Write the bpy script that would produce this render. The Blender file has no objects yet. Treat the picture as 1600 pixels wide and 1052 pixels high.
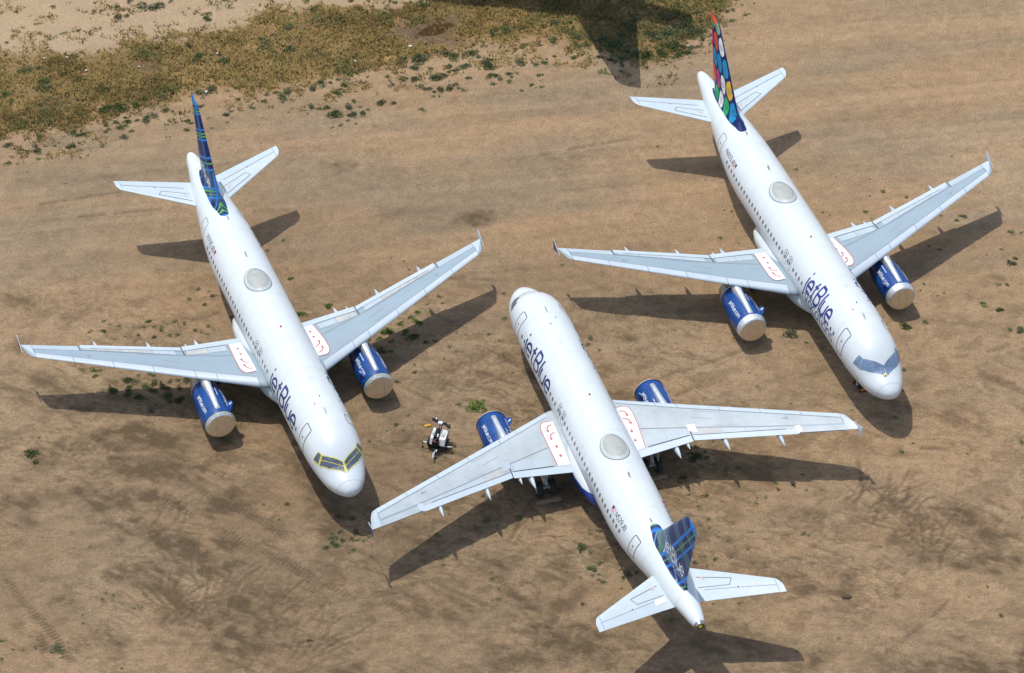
import bpy, bmesh, math, random
import numpy as np
from mathutils import Matrix, Vector

# ---------------------------------------------------------------- camera, sky, sun, exposure
SC = bpy.context.scene
COL = SC.collection
cam_d = bpy.data.cameras.new("camera")
cam_d.sensor_fit = 'HORIZONTAL'
cam_d.sensor_width = 36.0
cam_d.lens = 5134.22 / 1600 * 36.0
cam_d.clip_start = 1.0
cam_d.clip_end = 20000.0
cam = bpy.data.objects.new("camera", cam_d)
COL.objects.link(cam)
cam.matrix_world = (Matrix.Translation((0, 0, 150.76)) @ Matrix.Rotation(math.radians(90) - 0.694200, 4, 'X')
                    @ Matrix.Rotation(0.005661, 4, 'Z'))
SC.camera = cam

SUN_DIR = Vector((-0.2709, 0.2011, 1.0)).normalized()          # towards the sun
SUN_EL = math.asin(SUN_DIR.z)
SUN_AZ = math.atan2(SUN_DIR.x, SUN_DIR.y)
world = bpy.data.worlds.new("World")
SC.world = world
world.use_nodes = True
wn = world.node_tree.nodes
sky = wn.new('ShaderNodeTexSky')
sky.sky_type = 'NISHITA'
sky.sun_disc = False
sky.sun_elevation = SUN_EL
sky.sun_rotation = SUN_AZ
sky.dust_density = 1.6
sky.ozone_density = 0.0
wn['Background'].inputs['Strength'].default_value = 0.15
world.node_tree.links.new(sky.outputs[0], wn['Background'].inputs['Color'])
sun_d = bpy.data.lights.new("sun", 'SUN')
sun_d.energy = 2.55
sun_d.angle = math.radians(0.5)
sun_d.color = (1.0, 0.975, 0.92)
sun = bpy.data.objects.new("sun", sun_d)
COL.objects.link(sun)
sun.rotation_euler = SUN_DIR.to_track_quat('Z', 'Y').to_euler()
SC.view_settings.view_transform = 'Standard'
SC.view_settings.look = 'None'
SC.view_settings.exposure = 0.22
SC.view_settings.gamma = 1.0

# ---------------------------------------------------------------- helpers
def link(o, parent=None):
    COL.objects.link(o)
    if parent is not None:
        o.parent = parent
    return o

def tag(o, label=None, cat=None, group=None, kind=None):
    if label: o['label'] = label
    if cat: o['category'] = cat
    if group: o['group'] = group
    if kind: o['kind'] = kind
    return o

def empty(name, loc=(0, 0, 0), rz=0.0):
    o = bpy.data.objects.new(name, None)
    o.empty_display_size = 0.5
    COL.objects.link(o)
    o.location = loc
    o.rotation_euler = (0, 0, rz)
    return o

class MB:
    """collects faces with material indices and becomes ONE mesh object"""
    def __init__(s):
        s.v = []; s.f = []; s.m = []
    def add(s, verts, faces, mi=0):
        b = len(s.v)
        s.v.extend([tuple(float(c) for c in p) for p in verts])
        for f in faces:
            s.f.append(tuple(b + i for i in f)); s.m.append(mi)
    def grid(s, P, mi=0, closed=False):
        """P: rows x cols x 3"""
        n, m = len(P), len(P[0])
        F = []
        for i in range(n - 1):
            for j in range(m if closed else m - 1):
                k = (j + 1) % m
                F.append((i * m + j, i * m + k, (i + 1) * m + k, (i + 1) * m + j))
        s.add([p for r in P for p in r], F, mi)
    def box(s, c, d, mi=0, R=None):
        P = []
        for x in (-.5, .5):
            for y in (-.5, .5):
                for z in (-.5, .5):
                    p = Vector((x * d[0], y * d[1], z * d[2]))
                    if R is not None: p = R @ p
                    P.append(p + Vector(c))
        s.add(P, [(0, 1, 3, 2), (4, 6, 7, 5), (0, 4, 5, 1), (2, 3, 7, 6), (0, 2, 6, 4), (1, 5, 7, 3)], mi)
    def tube(s, a, b, r0, r1=None, mi=0, n=12, caps=True):
        r1 = r0 if r1 is None else r1
        a, b = Vector(a), Vector(b)
        d = (b - a).normalized()
        u = d.orthogonal().normalized(); w = d.cross(u)
        P = [[c + (u * math.cos(2 * math.pi * k / n) + w * math.sin(2 * math.pi * k / n)) * r for k in range(n)]
             for c, r in ((a, r0), (b, r1))]
        s.grid(P, mi, True)
        if caps:
            s.add(P[0], [tuple(range(n))[::-1]], mi); s.add(P[1], [tuple(range(n))], mi)
    def lathe(s, prof, c, axis='x', mi=0, n=32, sy=1.0):
        """prof: (axial, radius) list; axis x runs along -x (aft)"""
        P = []
        for a, r in prof:
            row = []
            for k in range(n):
                t = 2 * math.pi * k / n
                if axis == 'x': row.append((c[0] - a, c[1] + r * math.cos(t), c[2] + r * math.sin(t)))
                elif axis == 'y': row.append((c[0] + r * math.cos(t), c[1] + a, c[2] + r * math.sin(t)))
                else: row.append((c[0] + r * math.cos(t), c[1] + r * math.sin(t) * sy, c[2] + a))
            P.append(row)
        s.grid(P, mi, True)
    def build(s, name, mats, parent=None, smooth=False, angle=None, fix=True):
        me = bpy.data.meshes.new(name)
        me.from_pydata(s.v, [], s.f)
        if not isinstance(mats, (list, tuple)): mats = [mats]
        for m in mats: me.materials.append(m)
        me.polygons.foreach_set('material_index', s.m)
        if fix:
            bm = bmesh.new(); bm.from_mesh(me)
            bmesh.ops.remove_doubles(bm, verts=bm.verts, dist=0.0004)
            bmesh.ops.recalc_face_normals(bm, faces=bm.faces)
            bm.to_mesh(me); bm.free()
        if smooth:
            me.polygons.foreach_set('use_smooth', [True] * len(me.polygons))
            if angle: me.set_sharp_from_angle(angle=math.radians(angle))
        me.update()
        return link(bpy.data.objects.new(name, me), parent)

def copy_tree(o, parent=None):
    c = o.copy(); COL.objects.link(c); c.parent = parent
    for ch in list(o.children): copy_tree(ch, c)
    return c

# ---------------------------------------------------------------- materials
def mat(name, color, rough=0.5, metal=0.0, coat=0.0, noise=0.0, nscale=2.0, bump=0.0, bscale=20.0, spec=None):
    m = bpy.data.materials.new(name); m.use_nodes = True
    nt = m.node_tree; b = nt.nodes['Principled BSDF']
    b.inputs['Base Color'].default_value = (*color, 1)
    b.inputs['Roughness'].default_value = rough
    b.inputs['Metallic'].default_value = metal
    b.inputs['Coat Weight'].default_value = coat
    b.inputs['Coat Roughness'].default_value = 0.12
    if spec is not None: b.inputs['Specular IOR Level'].default_value = spec
    tc = nt.nodes.new('ShaderNodeTexCoord')
    if noise > 0:
        n = nt.nodes.new('ShaderNodeTexNoise'); n.inputs['Scale'].default_value = nscale
        n.inputs['Detail'].default_value = 6; n.inputs['Roughness'].default_value = 0.65
        nt.links.new(tc.outputs['Object'], n.inputs['Vector'])
        mr = nt.nodes.new('ShaderNodeMapRange')
        mr.inputs['From Min'].default_value = 0.3; mr.inputs['From Max'].default_value = 0.7
        mr.inputs['To Min'].default_value = 1 - noise; mr.inputs['To Max'].default_value = 1 + noise * 0.5
        nt.links.new(n.outputs['Fac'], mr.inputs['Value'])
        mx = nt.nodes.new('ShaderNodeVectorMath'); mx.operation = 'SCALE'
        mx.inputs[0].default_value = color
        nt.links.new(mr.outputs[0], mx.inputs['Scale'])
        nt.links.new(mx.outputs[0], b.inputs['Base Color'])
    if bump > 0:
        n2 = nt.nodes.new('ShaderNodeTexNoise'); n2.inputs['Scale'].default_value = bscale
        n2.inputs['Detail'].default_value = 4
        nt.links.new(tc.outputs['Object'], n2.inputs['Vector'])
        bp = nt.nodes.new('ShaderNodeBump'); bp.inputs['Strength'].default_value = bump
        bp.inputs['Distance'].default_value = 0.05
        nt.links.new(n2.outputs['Fac'], bp.inputs['Height'])
        nt.links.new(bp.outputs[0], b.inputs['Normal'])
    return m

M = {}
M['white'] = mat('white_paint', (0.67, 0.715, 0.72), 0.36, 0, 0.25, 0.04, 0.9)
M['fairing'] = mat('fairing_paint', (0.58, 0.625, 0.61), 0.4, 0, 0.1, 0.08, 1.2)
M['wing'] = mat('wing_grey', (0.305, 0.385, 0.43), 0.42, 0, 0.1, 0.07, 0.7)
M['wing_worn'] = mat('wing_worn_grey', (0.46, 0.515, 0.52), 0.42, 0, 0.1, 0.16, 0.6)
M['slat'] = mat('slat_grey', (0.52, 0.595, 0.64), 0.38, 0, 0.1, 0.08, 1.0)
M['spoiler'] = mat('spoiler_grey', (0.46, 0.535, 0.57), 0.45, 0, 0, 0.08, 1.1)
M['spoiler_worn'] = mat('spoiler_worn', (0.50, 0.51, 0.49), 0.5, 0, 0, 0.22, 1.3)
M['flap'] = mat('flap_grey', (0.52, 0.60, 0.64), 0.42, 0, 0, 0.07, 1.1)
M['stab'] = mat('tailplane_grey', (0.54, 0.62, 0.645), 0.42, 0, 0.1, 0.06, 1.0)
M['line'] = mat('seam_dark', (0.05, 0.065, 0.08), 0.7)
M['line2'] = mat('seam_grey', (0.22, 0.25, 0.27), 0.7)
M['panel'] = mat('walkway_white', (0.78, 0.77, 0.755), 0.5, 0, 0, 0.05, 2.0)
M['red'] = mat('marking_red', (0.50, 0.07, 0.08), 0.5)
M['pink'] = mat('faded_red', (0.60, 0.47, 0.47), 0.6)
M['navy'] = mat('logo_navy', (0.008, 0.028, 0.14), 0.35, 0, 0.3)
M['violet'] = mat('logo_indigo', (0.018, 0.022, 0.20), 0.35, 0, 0.3)
M['window'] = mat('cabin_window_glass', (0.12, 0.145, 0.15), 0.3, 0, 0.0, 0.25, 0.9)
M['blue'] = mat('nacelle_blue', (0.003, 0.058, 0.25), 0.34, 0, 0.15, 0.12, 1.5)
M['foil'] = mat('crinkled_foil', (0.74, 0.77, 0.78), 0.30, 0.55, 0, 0.14, 5.0, 0.9, 9.0)
M['foil_dull'] = mat('dull_foil', (0.13, 0.16, 0.21), 0.33, 0.25, 0.3, 0.35, 3.0, 0.9, 9.0)
M['foil_blue'] = mat('silvery_blue_film', (0.20, 0.28, 0.40), 0.35, 0.2, 0.3, 0.25, 3.0, 0.7, 7.0)
M['yellow'] = mat('yellow_tape', (0.80, 0.70, 0.07), 0.5, 0, 0, 0.15, 5.0)
M['cover'] = mat('brown_cover', (0.82, 0.56, 0.31), 0.7, 0, 0, 0.12, 2.5, 0.5, 3.0)
M['steel'] = mat('bare_steel', (0.42, 0.42, 0.41), 0.38, 0.85, 0, 0.2, 2.5)
M['dark'] = mat('dark_metal', (0.02, 0.02, 0.022), 0.8, spec=0.2)
M['rubber'] = mat('tyre_rubber', (0.022, 0.022, 0.024), 0.8, 0, 0, 0.25, 6.0)
M['rim'] = mat('wheel_rim', (0.42, 0.43, 0.43), 0.45, 0.4)
M['dome'] = mat('antenna_dome_beige', (0.42, 0.43, 0.39), 0.5, 0, 0, 0.12, 2.0)
M['strut'] = mat('gear_strut', (0.55, 0.56, 0.55), 0.4, 0.2)
M['wood'] = mat('weathered_plank', (0.36, 0.27, 0.17), 0.85, 0, 0, 0.3, 6.0)
M['whiteletter'] = mat('white_lettering', (0.78, 0.80, 0.82), 0.4)
M['text_black'] = mat('registration_dark', (0.05, 0.07, 0.12), 0.45)
M['stain'] = mat('grime_streak', (0.36, 0.36, 0.35), 0.6, 0, 0, 0.3, 5.0)

M['skin_seam'] = mat('skin_seam', (0.50, 0.54, 0.57), 0.5)
def belly_mat():
    m = mat('white_over_blue', (0.70, 0.725, 0.75), 0.35, 0, 0.2)
    nt = m.node_tree; b = nt.nodes['Principled BSDF']
    tc = nt.nodes.new('ShaderNodeTexCoord'); sp = nt.nodes.new('ShaderNodeSeparateXYZ')
    nt.links.new(tc.outputs['Object'], sp.inputs[0])
    g = nt.nodes.new('ShaderNodeMath'); g.operation = 'GREATER_THAN'; g.inputs[1].default_value = 2.45
    nt.links.new(sp.outputs['Z'], g.inputs[0])
    mx = nt.nodes.new('ShaderNodeMix'); mx.data_type = 'RGBA'
    mx.inputs['A'].default_value = (0.006, 0.035, 0.22, 1); mx.inputs['B'].default_value = (0.60, 0.625, 0.64, 1)
    nt.links.new(g.outputs[0], mx.inputs['Factor']); nt.links.new(mx.outputs['Result'], b.inputs['Base Color'])
    return m
M['belly_blue'] = belly_mat()

def plaid_mat(name, base, low, qb=None, pb=None):
    """woven plaid painted on the fin: two sets of oblique bands, in the airframe's own coordinates"""
    m = mat(name, base, 0.5, 0, 0, spec=0.25)
    nt = m.node_tree; N = nt.nodes; L = nt.links; b = N['Principled BSDF']
    tc = N.new('ShaderNodeTexCoord'); sp = N.new('ShaderNodeSeparateXYZ'); L.new(tc.outputs['Object'], sp.inputs[0])
    def math_(op, a, bb, c=None):
        n = N.new('ShaderNodeMath'); n.operation = op
        for i, v in enumerate((a, bb, c)):
            if v is None: continue
            if isinstance(v, (int, float)): n.inputs[i].default_value = v
            else: L.new(v, n.inputs[i])
        return n.outputs[0]
    s_ = math_('SUBTRACT', 17.71, sp.outputs['X'])
    p = math_('SUBTRACT', math_('MULTIPLY', s_, 0.825), math_('MULTIPLY', sp.outputs['Z'], 0.565))
    q = math_('ADD', math_('MULTIPLY', s_, 0.515), math_('MULTIPLY', sp.outputs['Z'], 0.857))
    def ramp(val, lo, hi, bands):
        t = math_('DIVIDE', math_('SUBTRACT', val, lo), hi - lo)
        r = N.new('ShaderNodeValToRGB'); r.color_ramp.interpolation = 'CONSTANT'
        el = r.color_ramp.elements
        el[0].position = 0; el[0].color = (0, 0, 0, 0); el[1].position = 0.9999; el[1].color = (0, 0, 0, 0)
        for c, w, colr, a in bands:
            e = el.new((c - w / 2 - lo) / (hi - lo)); e.color = (*colr, a)
            e = el.new((c + w / 2 - lo) / (hi - lo)); e.color = (0, 0, 0, 0)
        L.new(t, r.inputs[0]); return r
    LB = (0.03, 0.20, 0.60); GR = (0.12, 0.40, 0.09); LG = (0.15, 0.32, 0.55)
    D = {'b': LB, 'g': GR, 'l': LG, 'k': (0.005, 0.06, 0.30)}
    r1 = ramp(q, 16, 30, [(c, w, D[k], 1) for c, w, k in qb] if qb else [(20.0, .12, LB, .8), (20.45, .1, LG, 1), (21.0, .35, GR, .45), (22.2, .09, LG, 1), (23.1, .09, LG, 1), (24.7, .08, LG, 1),
                          (25.05, .5, (0.05, 0.13, 0.13), 1), (25.42, .08, LG, 1), (26.74, .09, LG, 1), (26.98, .16, (0.07, 0.16, 0.15), 1), (27.33, .09, LG, 1),
                          (28.25, .5, LB, 1)])
    r2 = ramp(p, 18, 27, [(c, w, D[k], 1) for c, w, k in pb] if pb else [(19.45, .22, LB, 1), (19.95, .1, GR, 1), (20.3, .1, GR, 1), (20.75, .2, LB, 1),
                          (22.59, .2, LB, 1), (23.03, .07, GR, 1), (23.48, .2, LB, 1), (24.85, .18, LB, 1), (25.2, .1, GR, 1), (25.5, .1, GR, 1), (25.85, .15, LB, 1)])
    # the lower panel of the fin is painted a greyer blue
    lowf = N.new('ShaderNodeMapRange'); L.new(q, lowf.inputs['Value'])
    lowf.inputs['From Min'].default_value = 23.3; lowf.inputs['From Max'].default_value = 22.6
    lo2 = math_('GREATER_THAN', sp.outputs['Z'], 6.05)
    lf = math_('MULTIPLY', lowf.outputs[0], lo2)
    m0 = N.new('ShaderNodeMix'); m0.data_type = 'RGBA'
    m0.inputs['A'].default_value = (*base, 1); m0.inputs['B'].default_value = (*low, 1)
    L.new(lf, m0.inputs['Factor'])
    m1 = N.new('ShaderNodeMix'); m1.data_type = 'RGBA'
    L.new(r1.outputs['Alpha'], m1.inputs['Factor']); L.new(m0.outputs['Result'], m1.inputs['A']); L.new(r1.outputs['Color'], m1.inputs['B'])
    m2 = N.new('ShaderNodeMix'); m2.data_type = 'RGBA'
    L.new(r2.outputs['Alpha'], m2.inputs['Factor']); L.new(m1.outputs['Result'], m2.inputs['A']); L.new(r2.outputs['Color'], m2.inputs['B'])
    L.new(m2.outputs['Result'], b.inputs['Base Color'])
    return m
M['plaid_a'] = plaid_mat('plaid_deep_blue', (0.008, 0.022, 0.115), (0.045, 0.08, 0.14),
    [(20.98, .15, 'b'), (21.2, .10, 'g'), (21.42, .10, 'g'), (21.64, .15, 'b'), (22.98, .16, 'b'), (23.46, .09, 'g'), (23.88, .18, 'b'),
     (25.2, .15, 'b'), (25.42, .10, 'g'), (25.66, .10, 'g'), (25.92, .15, 'b'), (27.1, .15, 'b'), (27.3, .09, 'g'), (27.5, .14, 'b'), (28.1, .75, 'b')],
    [(20.3, .12, 'b'), (20.6, .09, 'g'), (20.85, .09, 'g'), (21.15, .14, 'b'), (21.9, .16, 'b'), (22.15, .07, 'g'), (23.6, .12, 'b'), (24.7, .12, 'b')])
M['plaid_c'] = plaid_mat('plaid_navy', (0.030, 0.040, 0.135), (0.12, 0.18, 0.25))
M['tail_navy'] = mat('tail_navy', (0.008, 0.02, 0.115), 0.5, 0, 0, spec=0.25)
OV = {}
for nm, c in (('green', (0.01, 0.30, 0.10)), ('magenta', (0.42, 0.03, 0.16)), ('gold', (0.62, 0.36, 0.03)), ('teal', (0.01, 0.22, 0.42)),
              ('coral', (0.68, 0.075, 0.03)), ('pale', (0.66, 0.67, 0.72)), ('mint', (0.16, 0.36, 0.22))):
    OV[nm] = mat('tail_' + nm, tuple(min(.8, v * 1.3) for v in c), 0.5, 0, 0, spec=0.25)

# ---------------------------------------------------------------- airframe mathematics (s = metres behind the nose)
S0 = 17.71
def pchip(x, y, xq):
    x = np.array(x, float); y = np.array(y, float); h = np.diff(x); dl = np.diff(y) / h
    m = np.zeros_like(y)
    for k in range(1, len(x) - 1):
        if dl[k - 1] * dl[k] > 0:
            w1 = 2 * h[k] + h[k - 1]; w2 = h[k] + 2 * h[k - 1]
            m[k] = (w1 + w2) / (w1 / dl[k - 1] + w2 / dl[k])
    m[0] = dl[0]; m[-1] = dl[-1]
    xq = np.asarray(xq, float); k = np.clip(np.searchsorted(x, xq) - 1, 0, len(x) - 2); t = (xq - x[k]) / h[k]
    return (2*t**3-3*t**2+1)*y[k] + (t**3-2*t**2+t)*h[k]*m[k] + (-2*t**3+3*t**2)*y[k+1] + (t**3-t**2)*h[k]*m[k+1]
TOP = [(0,3.22),(.1,3.47),(.3,3.66),(.8,3.93),(1.4,4.15),(1.75,4.32),(2.4,4.84),(3.0,5.22),(3.8,5.53),(5,5.78),(6.5,5.87),(29,5.87),(31.5,5.81),(33.5,5.72),(35.5,5.6),(36.8,5.52),(37.15,5.47),(37.3,5.42)]
BOT = [(0,3.22),(.1,2.93),(.3,2.72),(.8,2.44),(1.5,2.2),(3,1.92),(4.5,1.78),(6.5,1.73),(24.5,1.73),(26,1.84),(28,2.25),(30,2.78),(32,3.3),(34,3.82),(36,4.34),(36.9,4.56),(37.15,4.64),(37.3,4.72)]
HWD = [(0,0),(.1,.36),(.3,.62),(.8,1.0),(1.5,1.34),(2.5,1.64),(3.5,1.82),(4.5,1.92),(6.5,1.975),(24.5,1.975),(27,1.9),(29,1.71),(31,1.42),(33,1.12),(35,.80),(36.3,.58),(36.9,.48),(37.15,.41),(37.3,.35)]
_ss = np.linspace(0, 37.3, 3731)
_T, _B, _H = (pchip(*zip(*t), _ss) for t in (TOP, BOT, HWD))
def fus(s, th, off=0.0):
    """point on the fuselage skin; th in degrees from the crown, + to port"""
    T = float(np.interp(s, _ss, _T)); B = float(np.interp(s, _ss, _B)); H = float(np.interp(s, _ss, _H))
    a = (T - B) / 2; zc = (T + B) / 2; t = math.radians(th)
    y = H * math.sin(t); z = zc + a * math.cos(t)
    if off:
        ny, nz = math.sin(t) * a, math.cos(t) * H
        l = math.hypot(ny, nz) or 1
        e = .05
        T2 = float(np.interp(s + e, _ss, _T)); H2 = float(np.interp(s + e, _ss, _H)); T1 = float(np.interp(s - e, _ss, _T)); H1 = float(np.interp(s - e, _ss, _H))
        B2 = float(np.interp(s + e, _ss, _B)); B1 = float(np.interp(s - e, _ss, _B))
        dr = ((H2 - H1) * abs(math.sin(t)) + ((T2 - B2) - (T1 - B1)) / 2 * abs(math.cos(t)) + ((T2 + B2) - (T1 + B1)) / 2 * math.cos(t)) / (2 * e)
        k = 1 / math.sqrt(1 + dr * dr)
        y += off * ny / l * k; z += off * nz / l * k
        return (S0 - s + off * dr * k, y, z)
    return (S0 - s, y, z)
R_ = 2.03
def fus_uv(side, s0, th0, direction):
    """maps flat (x right, y up) to the skin of one side; th0 = baseline angle"""
    def f(x, y, off=0.006):
        return fus(s0 + direction * x, side * (th0 - math.degrees(y / R_)), off)
    return f

# ---- stroke lettering
def arc(cx, cy, rx, ry, a0, a1, n=14):
    return [(cx + rx * math.cos(math.radians(a0 + (a1 - a0) * k / n)), cy + ry * math.sin(math.radians(a0 + (a1 - a0) * k / n))) for k in range(n + 1)]
def dens(pts, d=0.12):
    out = [pts[0]]
    for a, b in zip(pts, pts[1:]):
        n = max(1, int(math.hypot(b[0] - a[0], b[1] - a[1]) / d))
        out += [(a[0] + (b[0] - a[0]) * k / n, a[1] + (b[1] - a[1]) * k / n) for k in range(1, n + 1)]
    return out
G = {   # glyph: (advance, [polylines]); x-height 1, capitals 1.5
 'j': (0.30, [[(.25, 1), (.25, -.2)] + arc(.0, -.2, .25, .3, 0, -80, 6)[1:], [(.17, 1.38), (.33, 1.38)]]),
 'e': (0.98, [[(.0, .5), (.98, .5)] + arc(.49, .5, .49, .5, 0, 318, 26)[1:]]),
 't': (0.55, [[(.2, 1.4), (.2, .28)] + arc(.45, .28, .25, .28, 180, 275, 6)[1:], [(-.08, 1), (.52, 1)]]),
 'B': (1.0, [[(0, 0), (0, 1.5), (.5, 1.5)] + arc(.5, 1.14, .36, .36, 90, -90, 12)[1:] + [(0, .78)], [(.5, .78)] + arc(.5, .39, .46, .39, 90, -90, 12)[1:] + [(0, 0)]]),
 'l': (0.06, [[(.03, 1.5), (.03, 0)]]),
 'u': (0.88, [[(0, 1), (0, .44)] + arc(.44, .44, .44, .44, 180, 360, 14)[1:] + [(.88, 1)], [(.88, .6), (.88, 0)]]),
 'b': (0.95, [[(0, 1.5), (0, 0)], arc(.47, .5, .47, .5, 0, 360, 24)]),
 'V': (1.1, [[(0, 1.45), (.55, 0), (1.1, 1.45)]]),
 'a': (0.95, [arc(.47, .5, .47, .5, 0, 360, 24), [(.94, 1), (.94, 0)]]),
 'c': (0.85, [arc(.5, .5, .5, .5, 48, 312, 20)]),
 'i': (0.06, [[(.03, 1), (.03, 0)], [(-.04, 1.35), (.1, 1.35)]]),
 'o': (1.0, [arc(.5, .5, .5, .5, 0, 360, 26)]),
 'n': (0.85, [[(0, 0), (0, 1)], [(0, .58)] + arc(.42, .58, .42, .42, 180, 0, 14)[1:] + [(.84, 0)]]),
 'm': (1.4, [[(0, 0), (0, 1)], [(0, .65)] + arc(.35, .65, .35, .35, 180, 0, 10)[1:] + [(.7, 0)], [(.7, .65)] + arc(1.05, .65, .35, .35, 180, 0, 10)[1:] + [(1.4, 0)]]),
 's': (0.7, [arc(.37, .75, .33, .25, 30, 250, 12) + arc(.37, .25, .35, .25, 90, -150, 12)]),
 '.': (0.12, [[(0, .06), (.12, .06)]]),
 'N': (1.0, [[(0, 0), (0, 1.5), (.95, 0), (.95, 1.5)]]),
 'J': (0.8, [[(.75, 1.5), (.75, .4)] + arc(.37, .4, .38, .4, 0, -180, 10)[1:]]),
 '0': (0.9, [arc(.45, .75, .45, .75, 0, 360, 24)]),
 '7': (0.85, [[(0, 1.5), (.85, 1.5), (.3, 0)]]),
 '5': (0.85, [[(.8, 1.5), (.12, 1.5), (.05, .85)] + arc(.4, .48, .45, .48, 130, -150, 16)[1:]]),
 '3': (0.85, [arc(.4, 1.12, .38, .38, 150, -90, 12) + arc(.4, .37, .44, .37, 90, -150, 12)]),
 '2': (0.85, [arc(.42, 1.08, .4, .42, 160, -35, 12) + [(0, 0), (.85, 0)]]),
 '6': (0.88, [[(.7, 1.5), (.1, .75)] + arc(.44, .47, .42, .47, 150, 510, 22)]),
 '9': (0.88, [[(.18, 0), (.78, .75)] + arc(.44, 1.03, .42, .47, -30, 330, 22)]),
}
def ribbon(mb, pts, w, fmap, mi=0, off=0.006, closed=False):
    n = len(pts); L_ = []; R2 = []
    for i in range(n):
        if closed: a, b = pts[(i - 1) % n], pts[(i + 1) % n]
        else: a, b = pts[max(i - 1, 0)], pts[min(i + 1, n - 1)]
        dx, dy = b[0] - a[0], b[1] - a[1]; l = math.hypot(dx, dy) or 1
        k = 1.0
        if 0 < i < n - 1:
            d1 = (pts[i][0] - pts[i-1][0], pts[i][1] - pts[i-1][1]); d2 = (pts[i+1][0] - pts[i][0], pts[i+1][1] - pts[i][1])
            l1, l2 = math.hypot(*d1) or 1, math.hypot(*d2) or 1
            c = (d1[0] * d2[0] + d1[1] * d2[1]) / l1 / l2
            k = min(1.8, 1 / math.sqrt(max(.2, (1 + c) / 2)))
        nx, ny = -dy / l * w / 2 * k, dx / l * w / 2 * k
        L_.append(fmap(pts[i][0] + nx, pts[i][1] + ny, off)); R2.append(fmap(pts[i][0] - nx, pts[i][1] - ny, off))
    if closed: L_.append(L_[0]); R2.append(R2[0])
    mb.grid([L_, R2], mi)
def text(mb, string, size, w, fmap, gap=0.28, mi=0, off=0.006):
    x = 0.0
    for k, ch in enumerate(string):
        if ch == ' ': x += .7; continue
        adv, lines = G[ch]
        for pl in lines:
            # strokes of one letter never share a plane
            off2 = off + 0.0015 * lines.index(pl)
            ribbon(mb, dens([((x + a) * size, b * size) for a, b in pl], 0.1), w, fmap, mi, off2)
        x += adv + gap
    return (x - gap) * size
def text_len(string, gap=0.28): return sum((G[c][0] if c != ' ' else .7) + gap for c in string) - gap
def rrect(x0, y0, x1, y1, r, d=0.12):
    P = (arc(x1 - r, y1 - r, r, r, 0, 90, 5) + arc(x0 + r, y1 - r, r, r, 90, 180, 5) + arc(x0 + r, y0 + r, r, r, 180, 270, 5) + arc(x1 - r, y0 + r, r, r, 270, 360, 5))
    return dens(P + [P[0]], d)[:-1]

# ---- wing surface
def lerp(a, b, t): return a + (b - a) * t
def w_le(y): 
    s = 12.86 + (y - 2.15) * 0.5093
    if y < 2.15: s = 12.86 - (2.15 - y) * 0.2
    if y > 16.4: s = 12.86 + (16.4 - 2.15) * 0.5093 + 1.75 * ((y - 16.4) / .68) ** 2
    return s
def w_te(y):
    if y < 6.39: return 18.72 - (y - 2.15) * 0.03
    return 18.593 + (y - 6.39) * 0.3065
def w_zl(y): return 2.86 + (y - 2.15) * 0.0845
def w_zt(y):
    return float(np.interp(y, (0, 2.15, 6.39, 17.1), (2.5, 2.56, 3.06, 4.0)))
def w_th(y): return float(np.interp(y, (0, 2.15, 6.39, 17.1), (.148, .145, .118, .105)))
def w_pt(side, y, c, top=1, off=0.0):
    le, te = w_le(y), w_te(y); ch = te - le
    cc = min(max(c, 0), 1)
    t = 5 * w_th(y) * (.2969 * math.sqrt(cc) - .126 * cc - .3516 * cc ** 2 + .2843 * cc ** 3 - .1026 * cc ** 4)
    up = t * (1.12 if top > 0 else -.88)
    z = lerp(w_zl(y), w_zt(y), c) + max(ch, .3) * up + off * (1 if top > 0 else -1)
    return (S0 - (le + c * ch), side * y, z)
def w_at(side, y, s, top=1, off=0.0):
    return w_pt(side, y, (s - w_le(y)) / (w_te(y) - w_le(y)), top, off)
def wing_patch(mb, side, q, off=0.008, mi=0, nu=10, nv=5):
    """q: four (y, s) corners; a thin raised plate on the upper skin with closed edges"""
    P = []
    for i in range(nu + 1):
        u = i / nu; row = []
        for j in range(nv + 1):
            v = j / nv
            y = (1-u)*(1-v)*q[0][0] + u*(1-v)*q[1][0] + u*v*q[2][0] + (1-u)*v*q[3][0]
            s = (1-u)*(1-v)*q[0][1] + u*(1-v)*q[1][1] + u*v*q[2][1] + (1-u)*v*q[3][1]
            row.append(w_at(side, y, s, 1, off))
        P.append(row)
    mb.grid(P, mi)
    edge = [P[0][j] for j in range(nv + 1)] + [P[i][nv] for i in range(1, nu + 1)] + [P[nu][j] for j in range(nv - 1, -1, -1)] + [P[i][0] for i in range(nu - 1, -1, -1)]
    low = [(x, y, z - off - 0.01) for x, y, z in edge]
    mb.grid([edge, low], mi)
def wing_line(mb, side, pts, w=0.05, off=0.012, mi=0, d=0.5):
    f = lambda y, s, o: w_at(side, y, s, 1, o)
    ribbon(mb, dens(pts, d), w, f, mi, off)

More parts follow.
